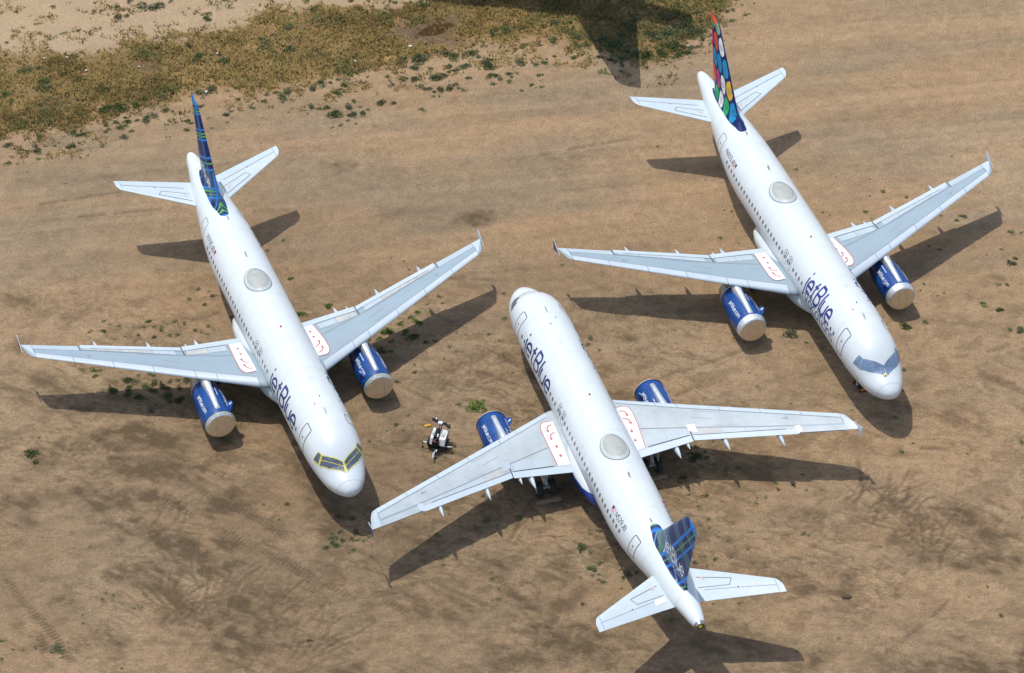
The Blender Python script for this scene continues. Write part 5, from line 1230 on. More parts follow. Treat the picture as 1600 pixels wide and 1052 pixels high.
WEEDS = [12.77,219.44,0.78,8.85,217.15,0.77,7.83,217.58,0.71,-7.59,215.64,0.7,9.43,220.31,0.65,-29.34,222.68,0.59,-37.15,212.28,0.58,10.74,216.05,0.58,8.76,219.17,0.58,-31.61,208.66,0.57,-36.9,211.19,0.57,-2.56,173.55,0.57,-17.95,217.1,0.54,-6.2,213.01,0.53,-13.9,208.15,0.53,-0.66,219.65,0.52,11.08,218.97,0.52,14.12,221.05,0.52,14.07,219.68,0.52,12.71,217.74,0.52,7.07,218.48,0.52,-23.06,215.05,0.51,-39.97,210.51,0.51,11.78,216.73,0.51,9.6,216.48,0.51,-18.17,219.93,0.46,3.2,220.82,0.46,12.46,221.83,0.46,-5.63,216.33,0.45,-2.16,215.14,0.45,-19.97,217.65,0.45,-25.13,215.36,0.45,-32.63,211.34,0.45,5.15,218.73,0.45,14.97,219.57,0.45,-30.88,208.89,0.44,-23.92,211.1,0.44,-32.97,168.14,0.44,-3.94,214.62,0.42,-7.94,214.42,0.41,-4.97,211.76,0.41,0.51,215.21,0.41,-28.52,207.38,0.4,-27.97,174.87,0.4,-3.33,216.47,0.39,-7.33,223.14,0.39,-38.83,213.68,0.39,-37.83,213.8,0.39,13.18,216.41,0.39,-9.02,181.57,0.39,-7.11,180.96,0.39,-4.73,216.01,0.38,-1.65,214.6,0.38,-15.22,212.23,0.38,-18.2,210.29,0.38,-12.52,208.1,0.38,-29.53,209.11,0.38,-34.27,212.52,0.38,-16.17,222.58,0.37,-12.72,222.62,0.37,15.09,222.55,0.37,6.05,218.69,0.36,28.28,182.43,0.36,36.58,182.2,0.36,-5.78,211.45,0.35,-17.8,211.01,0.35,-29.99,206.94,0.35,20.01,181.77,0.35,3.25,218.39,0.34,-27.05,175.92,0.34,-22.9,176.13,0.34,-26.92,174.45,0.34,-24.11,174.47,0.34,-5.15,214.61,0.33,-7.84,212.89,0.33,-12.9,209.06,0.33,-30.44,206.14,0.33,-33.59,205.1,0.33,-24.93,221.3,0.33,-28.94,149.45,0.33,-5.51,213.35,0.32,-6.92,211.53,0.32,-1.89,213.32,0.32,-13.83,210.88,0.32,-1.69,219.18,0.32,-38.91,203.87,0.32,-32.07,221.27,0.32,-25.98,217.25,0.32,-26.75,216.46,0.32,-27.57,210.42,0.32,13.9,216.75,0.32,-24.46,175.25,0.32,-13.31,184.3,0.32,-9.26,179.48,0.32,-10.39,209.66,0.31,-18.41,212.89,0.31,-36.59,204.93,0.31,7.76,156.58,0.31,-15.81,211.51,0.3,-11.74,208.22,0.3,-34.04,203.6,0.3,-36.59,203.21,0.3,-22.43,207.94,0.3,0.63,220,0.29,-7.67,181.59,0.29,-15.23,183.41,0.29,-11.85,159.44,0.29,12.98,168.42,0.29,36.87,189.81,0.29,-1.23,213.28,0.28,-0.37,213.62,0.28,-13.39,211.9,0.28,-15.82,209.14,0.28,-13.39,215.26,0.28,-27.15,208.39,0.28,-35.62,213.27,0.28,0.77,217.51,0.28,5.07,217.56,0.28,5.97,217.79,0.28,4.86,216.03,0.28,2.49,215.26,0.28,7.89,215.69,0.28,14.22,217.42,0.28,-25.17,175.71,0.28,-26.21,174.11,0.28,-25.27,174.89,0.28,-23.39,173.88,0.28,4.85,159.19,0.28,5.32,157.14,0.28,12.47,168.12,0.28,35.3,184.4,0.28,-29.92,204.84,0.27,-6.85,182.69,0.27,-4.66,214.13,0.26,-31.43,221.39,0.26,-31.37,223.55,0.26,1.92,217.64,0.26,6.84,216.12,0.26,1.66,215.07,0.26,16.85,224.08,0.26,17.83,221.31,0.26,-8.7,212.88,0.25,-9.49,212.04,0.25,-3.6,213.04,0.25,-1.63,212.36,0.25,-13.85,212.79,0.25,-18.62,210.94,0.25,-19.45,209.68,0.25,-30.88,206.91,0.25,-38.5,201.46,0.25,-25.33,206.99,0.25,-21.81,211.56,0.25,2.14,213.58,0.25,-26.47,175.66,0.25,-25.88,175.46,0.25,-8.13,182.45,0.25,-14.63,221.68,0.24,-13.36,223.89,0.24,-16.89,223.85,0.24,-9.76,223.58,0.24,-32.41,222.77,0.24,17.44,222.65,0.24,-10.42,160.43,0.24,-1.68,161.71,0.24,0.54,162.03,0.24,37.29,193.51,0.24,33.87,195.46,0.24,-9.94,213.24,0.23,-9.32,209.67,0.23,-0.3,212.68,0.23,-19.41,210.54,0.23,-13.96,221.11,0.23,-8.19,221.17,0.23,-31.64,206.44,0.23,-31.6,205.6,0.23,-24.52,209.05,0.23,-33.15,216.51,0.23,4.42,217.33,0.23,8.61,215.07,0.23,14.76,217.61,0.23,-29.37,176.5,0.23,-26.97,175.05,0.23,-25.76,174.03,0.23,-23.12,174.05,0.23,11.77,166.2,0.23,-25.39,205.87,0.22,-25.25,172.7,0.22,-7.27,183.23,0.22,-9.54,180.75,0.22,-6.12,180.45,0.22,-8.68,180.53,0.22,-8.71,179.39,0.22,-16.28,187.54,0.22,-20.24,183.07,0.22,-11.36,162.03,0.22,-12.49,209.92,0.21,-29.22,207.1,0.21,-37.5,222.83,0.21,17.9,222.81,0.21,-26.23,182.53,0.21,-29.65,177.02,0.21,-10.64,159.88,0.21,-12.36,159,0.21,-33.33,168.34,0.21,27.83,177.66,0.21,-6.67,214.37,0.2,-7.14,208.84,0.2,-14.46,212.32,0.2,-15.14,208.76,0.2,-29.51,205.66,0.2,-36.78,203.74,0.2,-22.09,208.33,0.2,-21.55,209.94,0.2,-20.62,208.88,0.2,1.47,212.15,0.2,-24.14,175.89,0.2,-23.42,175.31,0.2,-6.75,183.72,0.2,-21.69,185.58,0.2,-11.37,160.65,0.2,-11.17,159.72,0.2,4.69,158.82,0.2,5.88,160.71,0.2,5.96,157.69,0.2,27.99,198.47,0.2,5.58,181.03,0.2,-8.05,171.39,0.2,19.64,160.67,0.2,-3.95,211.36,0.19,0.1,217.1,0.19,-29.29,181.37,0.19,-11.71,162.22,0.19,-10.65,161.94,0.19,12.23,157.79,0.19,6.2,155.9,0.19,26.6,196,0.19,29.77,183,0.19,33.3,195.02,0.19,-14.74,208.89,0.18,-4.34,211.62,0.18,-15.44,220.87,0.18,-32.83,205.48,0.18,-24.97,206.82,0.18,-20.24,208.77,0.18,-26,208.08,0.18,-35.18,219.41,0.18,-40.46,221.99,0.18,-27.98,223.63,0.18,16.8,221.42,0.18,3.26,216.09,0.18,1.54,220.58,0.18,-26.75,181.03,0.18,-25.67,180.74,0.18,-25.14,181.5,0.18,-22.74,181.61,0.18,-22.35,184.53,0.18,-15.2,163.28,0.18,-1.19,156.09,0.18,-12.99,150.41,0.18,13.28,164.3,0.18,7.44,156.31,0.18,12.34,168.61,0.18,13.45,168.23,0.18,11.52,165.72,0.18,19.13,165.5,0.18,37.09,190.38,0.18,36.24,187.36,0.18,34.23,185.2,0.18,35.81,182.1,0.18,5.48,180.24,0.18,35.24,170.02,0.18,-8.62,214.64,0.17,-13.4,206.76,0.17,-37.85,203.21,0.17,8.55,214.08,0.17,-23.57,182.38,0.17,-10.21,180.67,0.17,-5.57,180.52,0.17,-8.09,176.07,0.17,-3.67,173.69,0.17,-6.91,177.12,0.17,18.14,164.95,0.17,4.78,153.83,0.17,15.6,167.19,0.17,31.97,153.03,0.17,-35.38,203.69,0.16,-36.3,218.95,0.16,-34.23,223.33,0.16,-40.71,217.66,0.16,0.61,211.34,0.16,0.44,220,0.16,-25.72,182,0.16,-26.52,181.94,0.16,-24.59,180.87,0.16,-23.98,181.06,0.16,-30.39,177.11,0.16,-29.2,177.03,0.16,-25.31,176.57,0.16,-25.59,176.62,0.16,-5.31,185.67,0.16,-22.9,186.27,0.16,-23.42,185.16,0.16,-11.92,160.42,0.16,-11.64,159.14,0.16,-10.43,158.86,0.16,-4.85,160.32,0.16,-32.83,150.21,0.16,13.5,158.16,0.16,18.06,165.68,0.16,12.76,169.39,0.16,29.7,197.76,0.16,35.55,187.25,0.16,34.26,184.89,0.16,31.63,191.49,0.16,26.89,169.09,0.16,-12,209.13,0.15,-11.3,208.75,0.15,-12.82,207.25,0.15,-12.28,206.84,0.15,-6.27,210.45,0.15,-31.57,203.79,0.15,-35.71,202.55,0.15,-36.29,201.99,0.15,0.33,213.74,0.15,2.26,212.01,0.15,10.51,214.72,0.15,5.5,216.33,0.15,-30.27,181.42,0.15,-0.55,183.04,0.15,-32.53,148.45,0.15,13.27,161.98,0.15,14.59,160.01,0.15,5.31,158.83,0.15,5.81,156.06,0.15,6.53,159.94,0.15,14.72,166.99,0.15,15.53,192.69,0.15,-7.19,172.35,0.15,-29.46,182.58,0.14,-28.31,181.97,0.14,-25.2,181.95,0.14,-24.33,182.55,0.14,-21.9,181.98,0.14,-26.32,176.53,0.14,-0.56,185.98,0.14,-17.06,192.21,0.14,-18.1,190.85,0.14,-18.89,163.89,0.14,21.69,201.21,0.14,26.76,172.58,0.14,-9.91,214.29,0.13,-5.85,210.46,0.13,-26.75,207.08,0.13,-22.26,206.89,0.13,18.65,223.51,0.13,6.14,216.23,0.13,-9.48,160.09,0.13,-0.76,155.19,0.13,-0.82,154.16,0.13,-30.57,149.62,0.13,-26.74,154.07,0.13,12.75,163.29,0.13,15.78,159.13,0.13,13.38,168.81,0.13,13.97,167.56,0.13,37.89,193.56,0.13,30.07,187.3,0.13,21.13,180.59,0.13,-1.84,164.3,0.13,-14.06,206.36,0.12,-37.18,202.75,0.12,-34.11,222.17,0.12,-34.75,222.05,0.12,19.18,222.29,0.12,-21.86,181.17,0.12,-6.18,184.7,0.12,-1.65,181.31,0.12,-4.46,179.88,0.12,-6.9,177.9,0.12,-10.27,159.79,0.12,-9.79,159.69,0.12,-9.3,158.15,0.12,-16.72,163.11,0.12,-31.43,167.18,0.12,16.56,163.63,0.12,14.92,154.05,0.12,14.72,166.41,0.12,6.3,179.66,0.12,3.65,189.41,0.12,-10.68,210.95,0.11,-16.06,208.18,0.11,-37.9,201.41,0.11,-33.17,203.16,0.11,-33.18,202.13,0.11,-23.45,206.14,0.11,-23.71,207.42,0.11,19.59,223.87,0.11,-26.69,173.8,0.11,-28.32,175.04,0.11,-28.77,175.04,0.11,-0.9,180.69,0.11,-0.62,179.03,0.11,-1.94,174.07,0.11,-4.86,178.54,0.11,-4.23,158.23,0.11,-0.93,161.37,0.11,-32.65,169.91,0.11,13.3,161.2,0.11,14.67,158.3,0.11,4.66,156.25,0.11,5.38,156.56,0.11,6.59,159.02,0.11,17.34,175.8,0.11,26.95,195.07,0.11,32.16,195.55,0.11,36.28,191.53,0.11,23.27,195.8,0.11,30.89,191.9,0.11,16.5,195.98,0.11,-9.75,169.69,0.11,-32.61,202.54,0.1,-39.85,219.03,0.1,11.08,204.03,0.1,-28.91,182.22,0.1,-24.05,182.23,0.1,-24.29,172.59,0.1,-5.02,184.86,0.1,-7.54,188.73,0.1,-4.03,179.34,0.1,-3.28,181.32,0.1,-28.78,148.73,0.1,-31.99,149.31,0.1,-25.96,154.42,0.1,-26.47,154.65,0.1,-24.83,147.73,0.1,-23.1,155.03,0.1,12.1,164.48,0.1,12.75,161.47,0.1,17.2,164.2,0.1,13.21,153.91,0.1,11.51,165.24,0.1,5.27,160.43,0.1,5.84,156.56,0.1,10.44,152.52,0.1,13.9,169.85,0.1,19.84,166.55,0.1,12.69,166.11,0.1,20.05,164.96,0.1,29.81,186.58,0.1,31.49,186.29,0.1,33.7,203.11,0.1,27.57,175.36,0.1,22.24,180.03,0.1,15.83,181.05,0.1,21.06,180.65,0.1,27.77,169.82,0.1,31.43,168.74,0.1,24.65,159.37,0.1,21.22,150.71,0.1,31.35,155.64,0.1,-26.84,204.98,0.09,-26.5,205.02,0.09,1.76,211.85,0.09,-27.75,180.88,0.09,-28.49,180.53,0.09,-24.86,173.44,0.09,-27.87,175.94,0.09,-25.26,172.25,0.09,-3.96,181.47,0.09,-22.05,186.07,0.09,-22.27,181.37,0.09,-10.72,158.58,0.09,-4.25,162.92,0.09,-4.17,162.29,0.09,-1.21,154.06,0.09,-7.63,160.78,0.09,-4.47,157.52,0.09,-9.9,162.34,0.09,12.94,158.4,0.09,7.2,157.06,0.09,6.76,153.81,0.09,30.97,185.98,0.09,15.91,196.09,0.09,9.77,183.84,0.09,-8.68,170.86,0.09,-2.75,164.46,0.09,-8,189.75,0.08,-3.01,192.48,0.08,-21.53,181.68,0.08,-15.65,161.66,0.08,-1.26,156.73,0.08,-24.59,153.27,0.08,-23.97,153.34,0.08,-27.98,158.98,0.08,-27.81,152.55,0.08,-27.7,151.74,0.08,-25.21,150,0.08,16.68,164.2,0.08,12.55,158.39,0.08,12.93,157.49,0.08,13.92,160.83,0.08,15.96,160.76,0.08,16.22,160.85,0.08,11.31,163.96,0.08,7.26,155.28,0.08,23.79,173.33,0.08,21.08,165.04,0.08,27.01,197.91,0.08,23.81,195.48,0.08,7.59,179.87,0.08,5.37,182.31,0.08,0,177.05,0.08,-7.09,175.91,0.07,-14.49,186.45,0.07,-16.57,188.77,0.07,1.91,154.89,0.07,-31.26,149.32,0.07,19.62,174,0.07,16.79,177.18,0.07,24.65,200.32,0.07,27.22,200.01,0.07,35.09,190.78,0.07,16.82,192.01,0.07,15.74,201.6,0.07,14.6,199.79,0.07,13.2,182.6,0.07,-7.48,170.87,0.07,30.07,154.71,0.07,34.41,162.39,0.07,-8.96,190.14,0.06,-10.69,186.92,0.06,-24.68,148.18,0.06,13.98,158.44,0.06,11.4,162.77,0.06,6.51,154.74,0.06,18.46,149.55,0.06,15.91,168.93,0.06,20.55,178.37,0.06,19.57,174.03,0.06,16.75,196.51,0.06,14.26,179.17,0.06,13.16,192.36,0.06,-6.93,171.32,0.06,-7.52,168.66,0.06,-30.48,158.19,0.05,-30.72,157.83,0.05,17.03,160.03,0.05,21.95,179.59,0.05,12.52,179.92,0.05,-4.19,163.68,0.05,26.2,157.41,0.05,25.7,156.02,0.05,22.09,160.37,0.05,-9.29,171.07,0.04,-3.2,170.05,0.04]
W3 = [WEEDS[i:i+3] for i in range(0, len(WEEDS), 3)]
ZONES = [   # landmarks on the ground: where a plant grows, in words
 (-33, 208.3, 'below the dry grass strip at far left'), (-38, 220, 'on the sandy corner at top left'), (-24, 222, 'on the sand at the top, left of centre'), (-26, 209.5, 'beside the tip of the left plaid fin'),
 (-18, 209.5, 'in the dirt right of the left plaid fin'), (-13, 208.5, 'in the weedy dirt under the middle of the grass strip'), (-7, 214, 'in the bush patch below the brown puddle'), (-2, 214.5, 'at the edge of the grass strip, right of the puddle'),
 (3, 213.5, 'left of the far tail shadow'), (8, 215, 'inside the far tail shadow'), (12, 216.5, 'between the far tail shadow and the oval-painted fin'), (18, 219.5, 'right of the oval-painted fin tip'),
 (-30, 214, 'inside the dry grass strip at left'), (-15, 217, 'inside the dry grass strip near its middle'), (-20, 187, 'in the dirt behind the left wing of the left airliner'), (-27, 184.5, 'behind the starboard wing of the left airliner'),
 (-27, 178.8, 'in front of the starboard wing of the left airliner'), (-26, 176.0, 'in the starboard wing shadow of the left airliner'), (-10, 182.5, 'by the port engine of the left airliner'), (-8, 179, 'in the port wing shadow of the left airliner'),
 (-3, 188, 'in open dirt between the two upper airliners'), (-4, 172.5, 'in the dirt above the equipment trailer'), (-13, 160, 'in the dirt below the nose of the left airliner'), (-4, 163, 'around the port wing shadow of the bottom airliner'),
 (3, 158, 'in the dirt left of the tail of the bottom airliner'), (9, 155, 'close beside the tail of the bottom airliner'), (14, 160, 'in the dirt right of the bottom airliner tail'), (11.5, 166.8, 'in the starboard wing shadow of the bottom airliner'),
 (18, 165.5, 'below the starboard wing of the bottom airliner'), (25, 190, 'behind the port wing of the upper right airliner'), (34, 184, 'in the dirt at the right edge'), (31, 177, 'right of the nose of the upper right airliner'),
 (8, 180, 'in the dirt beside the forward fuselage of the bottom airliner'), (14, 195, 'beside the rear fuselage of the upper right airliner'), (-33, 171, 'in the dark churned soil at left'), (-30, 156, 'in the dirt at bottom left'),
 (28, 160, 'in the tracked dirt at lower right'), (19, 178, 'in the dirt between the two right airliners'), (-38, 163, 'at the lower left edge')]
big = sorted(W3, key=lambda t: -t[2])[:290]; rest = sorted(W3, key=lambda t: -t[2])[290:]
groups = {}
for t in big:
    z = min(range(len(ZONES)), key=lambda i: (ZONES[i][0] - t[0]) ** 2 + (ZONES[i][1] - t[1]) ** 2)
    groups.setdefault((z, t[2] > .36), []).append(t)
for (z, isbig), L in groups.items():
    L.sort(key=lambda t: -t[2]); noun = 'shrub' if isbig else 'weed'
    xsrt = sorted(L[1:], key=lambda t: t[0])
    used = {id(L[0]): 'largest'}
    if len(xsrt) > 1: used[id(xsrt[0])] = 'leftmost'; used[id(xsrt[-1])] = 'rightmost'
    rem = sorted([t for t in L if id(t) not in used], key=lambda t: t[1])
    if len(rem) > 1: used[id(rem[0])] = 'lowest'; used[id(rem[-1])] = 'uppermost'
    for t in L:
        x, y, r = t
        green = 17.5 > x > 3 and y > 213 or (z in (18, 16)) or r > .7
        mi = 2 if (z in (16, 18) and rng.random() < .6) or (abs(x + 2.9) < .9 and abs(y - 173.4) < 1) else (1 if rng.random() < .5 else 0)
        if z in (12, 13) and rng.random() < .4: mi = 3
        vi = rng.randrange(9) if r > .26 else 9 + rng.randrange(8)
        key = (vi, mi)
        if key not in MESH: MESH[key] = var_mesh(vi, mi)
        o = link(bpy.data.objects.new(noun, MESH[key]))
        o.location = (x, y, gz(x, y) - .01); o.rotation_euler = (0, 0, rng.uniform(0, 6.28)); s = r * 1.38
        o.scale = (s * rng.uniform(.9, 1.2), s * rng.uniform(.9, 1.2), s * rng.uniform(.8, 1.05))
        colr = ('grey-green', 'dark green', 'bright green', 'dry brown')[mi]
        w = used.get(id(t))
        if w and len(L) > 1: tag(o, '%s %s %s' % (w, noun, ZONES[z][2]), noun, '%ss %s' % (noun, ZONES[z][2]))
        elif len(L) == 1: tag(o, 'lone %s %s %s' % (colr, noun, ZONES[z][2]), noun, '%ss %s' % (noun, ZONES[z][2]))
        else: tag(o, '%s %s %s' % ('leafy' if isbig else 'small', noun, ZONES[z][2]), noun, '%ss %s' % (noun, ZONES[z][2]))
# the smallest seedlings beyond the first few hundred
sv, sf = [], []
for x, y, r in rest:
    V, F, _ = VARS[9 + rng.randrange(8)]; a = rng.uniform(0, 6.28); b = len(sv); z0 = gz(x, y)
    for v in V[:270]: sv.append((x + (v.x * math.cos(a) - v.y * math.sin(a)) * r * 1.7, y + (v.x * math.sin(a) + v.y * math.cos(a)) * r * 1.7, z0 + v.z * r * 1.2))
    sf += [tuple(b + q for q in f) for f in F[:90]]
for k in range(260):        # stray sprouts round the edges of the strip and over the field
    x = rng.uniform(-42, 18) if k % 3 else rng.uniform(-40, 40); y = float(np.interp(x, VB[:, 0], VB[:, 1])) - abs(rng.gauss(0, 3.2)) - .2 if k % 3 else rng.uniform(150, 212)
    r = rng.uniform(.04, .11) if k % 3 else rng.uniform(.03, .07)
    V, F, _ = VARS[9 + rng.randrange(8)]; b = len(sv); z0 = gz(x, y)
    for v in V[:120]: sv.append((x + v.x * r * 1.7, y + v.y * r * 1.3, z0 + v.z * r * 1.2))
    sf += [tuple(b + q for q in f) for f in F[:40]]
me = bpy.data.meshes.new('seedlings'); me.from_pydata(sv, [], sf); me.materials.append(LM[1])
tag(link(bpy.data.objects.new('seedlings', me)), 'tiny green sprouts scattered over the bare dirt', 'seedlings', kind='stuff')

def make_grass():
    rs = np.random.RandomState(12)
    n = 150000
    x = rs.uniform(-46, 19, n); y = rs.uniform(200, 227, n)
    m = veg_mask(x, y); dens_ = fbm(x, y, 1.3, 601, 4); sparse = (y > np.interp(x, VT[:, 0], VT[:, 1])) * smooth(.50, .64, dens_) * .22
    sparse2 = ((y < np.interp(x, VB[:, 0], VB[:, 1])) & (y > np.interp(x, VB[:, 0], VB[:, 1]) - 3.6)) * smooth(.45, .62, dens_) * .24
    pond = ellipses(x, y, POND + MUD, fbm(x, y, 1.6, 11, 5), .5)
    keep = rs.rand(n) < np.clip(m * (.35 + .8 * smooth(.36, .58, dens_)) * (1 - pond * .93) + sparse + sparse2, 0, 1) * .62
    x, y = x[keep], y[keep]; n = len(x)
    i = np.clip(np.searchsorted(gxs, x) - 1, 0, len(gxs) - 2); j = np.clip(np.searchsorted(gys, y) - 1, 0, len(gys) - 2); z = GH[i, j]
    gr = fbm(x, y, 2.4, 631, 4); shade = rs.uniform(.78, 1.22, n)
    green = np.clip(smooth(.56, .72, gr) * .65 + rs.uniform(-.25, .25, n) + .5 * smooth(2, 8, x), 0, 1)
    col = ((np.array([.34, .24, .085])[None] * (1 - .35 * smooth(.45, .7, fbm(x, y, 3.5, 661, 4))[:, None])) * (1 - green[:, None]) + np.array([.105, .125, .045])[None] * green[:, None]) * shade[:, None]
    k = 4
    X = np.repeat(x, k); Y = np.repeat(y, k); Z = np.repeat(z, k); Cc = np.repeat(col, k, 0); N_ = n * k
    a = rs.uniform(0, 2 * math.pi, N_); l = rs.uniform(.09, .30, N_) ; up = rs.uniform(.05, .26, N_); w = rs.uniform(.03, .07, N_); off = rs.normal(0, .09, (N_, 2))
    bx, by = X + off[:, 0], Y + off[:, 1]
    P0 = np.stack([bx - np.sin(a) * w, by + np.cos(a) * w, Z - .01], 1); P1 = np.stack([bx + np.sin(a) * w, by - np.cos(a) * w, Z - .01], 1)
    P2 = np.stack([bx + np.cos(a) * l, by + np.sin(a) * l, Z + up], 1)
    co = np.stack([P0, P1, P2], 1).reshape(-1, 3).astype(np.float32)
    me = bpy.data.meshes.new('grass'); me.vertices.add(len(co)); me.vertices.foreach_set('co', co.ravel())
    me.loops.add(len(co)); me.loops.foreach_set('vertex_index', np.arange(len(co), dtype=np.int32))
    me.polygons.add(N_); me.polygons.foreach_set('loop_start', (np.arange(N_) * 3).astype(np.int32)); me.polygons.foreach_set('loop_total', np.full(N_, 3, np.int32))
    me.update(calc_edges=True)
    at = me.color_attributes.new('blade', 'FLOAT_COLOR', 'POINT')
    at.data.foreach_set('color', np.concatenate([np.repeat(Cc, 3, 0), np.ones((len(co), 1))], 1).astype(np.float32).ravel())
    m_ = mat('grass_blades', (.2, .15, .06), .8); ca = m_.node_tree.nodes.new('ShaderNodeVertexColor'); ca.layer_name = 'blade'
    m_.node_tree.links.new(ca.outputs['Color'], m_.node_tree.nodes['Principled BSDF'].inputs['Base Color'])
    m_.node_tree.nodes['Principled BSDF'].inputs['Specular IOR Level'].default_value = .1
    me.materials.append(m_)
    tag(link(bpy.data.objects.new('grass', me)), 'dry yellow-brown grass covering the strip of ground at top left', 'grass', kind='stuff')
make_grass()

# pale scraps of litter in the strip
LIT = [(-37.35, 215.13), (-35.64, 215.41), (-29.77, 214.23), (-23.64, 215.98), (-24.13, 210.88), (-33.9, 213.84), (-8.3, 217.2), (-21.28, 223.0), (-12.6, 215.2), (14.0, 217.6)]
SPOT = ['far left in the dry grass, left of a second scrap', 'far left in the dry grass, right of another scrap', 'in the dry grass left of the plaid fin tip', 'at the upper edge of the dry grass above the plaid fin', 'just right of the plaid fin tip', 'in the grass among the dark bushes at left', 'beside the mud round the brown puddle', 'on the sand at the top above the plaid fin', 'in the middle of the grass strip', 'among the bushes left of the oval-painted fin']
for k, (x, y) in enumerate(LIT):
    b = MB(); r = .16 if k in (4, 6) else .10
    pts = [(r * math.cos(a) * rng.uniform(.5, 1.2), r * math.sin(a) * rng.uniform(.4, 1.0)) for a in [2 * math.pi * j / 7 for j in range(7)]]
    b.add([(p[0], p[1], .05 + rng.uniform(0, .05)) for p in pts] + [(0, 0, .12)], [(j, (j + 1) % 7, 7) for j in range(7)])
    b.add([(p[0], p[1], .02) for p in pts], [tuple(range(7))])
    o = b.build('litter_scrap', M['whiteletter']); o.location = (x, y, gz(x, y) + .06)
    tag(o, 'white litter scrap ' + SPOT[k], 'litter', 'white litter scraps in the grass strip')

# planks under the main wheels of the bottom airliner, chocks at the nose wheel of the upper right one
def plank(x, y, rz, label):
    b = MB(); b.box((0, 0, .04), (1.75, .30, .07), 0); b.box((.1, .0, .085), (1.5, .22, .02), 0)
    b.box((-.4, .02, .1), (.06, .26, .012), 1)
    o = b.build('wooden_plank', [M['wood'], M['stain']]); o.location = (x, y, gz(x, y)); o.rotation_euler = (0, 0, rz); tag(o, label, 'plank', 'planks behind the main wheels')
ac = air_c.rotation_euler.z
def loc_c(lx, ly): return (air_c.location.x + lx * math.cos(ac) - ly * math.sin(ac), air_c.location.y + lx * math.sin(ac) + ly * math.cos(ac))
plank(*loc_c(-.74, 3.8), ac + math.pi / 2, 'wooden plank behind the wheels under the left wing of the bottom airliner')
plank(*loc_c(-.74, -3.8), ac + math.pi / 2, 'wooden plank behind the wheels under the right wing of the bottom airliner')
bb = air_b.rotation_euler.z
CHK = mat('chock_dull_red', (.18, .02, .015), .8)
for k, (lx, ly, lab) in enumerate(((S0 - 5.07 + .52, -.1, 'red wheel chock ahead of the nose wheels of the upper right airliner'), (S0 - 5.07 - .52, -.1, 'red wheel chock behind the nose wheels of the upper right airliner'))):
    b = MB(); b.add([(-.12, -.3, 0), (.12, -.3, 0), (0, -.3, .16), (-.12, .3, 0), (.12, .3, 0), (0, .3, .16)], [(0, 1, 2), (5, 4, 3), (0, 3, 4, 1), (1, 4, 5, 2), (2, 5, 3, 0)], 0)
    b.box((0, 0, .15), (.05, .3, .03), 1)
    o = b.build('wheel_chock', [CHK, M['yellow']]); o.location = (air_b.location.x + lx * math.cos(bb) - ly * math.sin(bb), air_b.location.y + lx * math.sin(bb) + ly * math.cos(bb), .0)
    o.rotation_euler = (0, 0, bb); tag(o, lab, 'chock', 'chocks at the nose wheels')
# clods
for x, y, lab in ((22.0, 154.6, 'dark earth clod in the dirt right of the bottom airliner tail'), (21.0, 147.3, 'dark earth clod at the bottom edge, right of the tail shadow')):
    b = MB(); n = 9
    rows = [[(rr * math.cos(2*math.pi*k/n) * rng.uniform(.8, 1.2) * 1.4, rr * math.sin(2*math.pi*k/n) * rng.uniform(.8, 1.2) * .8, z) for k in range(n)] for z, rr in ((0, .26), (.08, .24), (.15, .15), (.18, .02))]
    b.grid(rows, 0, True); o = b.build('earth_clod', mat('clod', (.10, .07, .045), .95, 0, 0, .4, 6, .8, 9), None, True); o.location = (x, y, gz(x, y)); tag(o, lab, 'clod')

# ---------------------------------------------------------------- towable floodlight trailer between the airliners
tr = empty('floodlight_trailer', (-5.02, 169.15, 0), math.radians(-104))   # x towards the drawbar
tr.scale = (.88, .88, .88)
tag(tr, 'white towable floodlight trailer with outriggers spread, standing between two airliners', 'trailer')
ch = MB(); ch.box((0, 0, .48), (1.9, .5, .1), 0); ch.tube((.9, 0, .48), (1.75, 0, .45), .05, .05, 1, 8); ch.tube((.0, -.62, .36), (.0, .62, .36), .045, .045, 0, 8)
ch.build('chassis', [M['dark'], M['strut']], tr)
cmat = mat('cabinet_white', (.68, .68, .65), .5, 0, 0, .1, 3)
for sg in (-1, 1):
    c = MB(); y0 = sg * (.36 if sg > 0 else .46); hw = .27 if sg > 0 else .11
    P = [(-.85, .56), (.45, .56), (.58, .72), (.35, 1.16), (-.75, 1.28), (-.88, 1.1)]
    c.add([(a, y0 - hw, b) for a, b in P] + [(a, y0 + hw, b) for a, b in P], [(5, 4, 3, 2, 1, 0), (6, 7, 8, 9, 10, 11)] + [(i, (i + 1) % 6, 6 + (i + 1) % 6, 6 + i) for i in range(6)], 0)
    c.box((-.3, y0 + sg * (hw + .003), .9), (.5, .012, .26), 1); c.box((-.2, y0, 1.262), (.5, hw, .012), 2)
    cab = c.build('cabinet', [cmat, M['line2'], M['fairing']], tr)
    h = MB(); h.tube((-.1, y0 - .06, 1.28), (-.1, y0 + .08, 1.28), .02, .02, 0, 8); h.build('latch', M['dark'], cab)
eng = MB(); eng.box((.5, -.08, .85), (.5, .50, .5), 0); eng.box((-.3, -.13, .95), (1.0, .40, .6), 0); eng.box((.56, -.13, 1.12), (.3, .16, .04), 1); eng.box((.6, .14, 1.1), (.22, .1, .06), 2)
eng.tube((.42, .1, 1.1), (.42, .1, 1.32), .035, .035, 2, 8)
eng.build('power_unit', [M['dark'], mat('dark_red_panel', (.22, .015, .02), .45), M['dark']], tr)
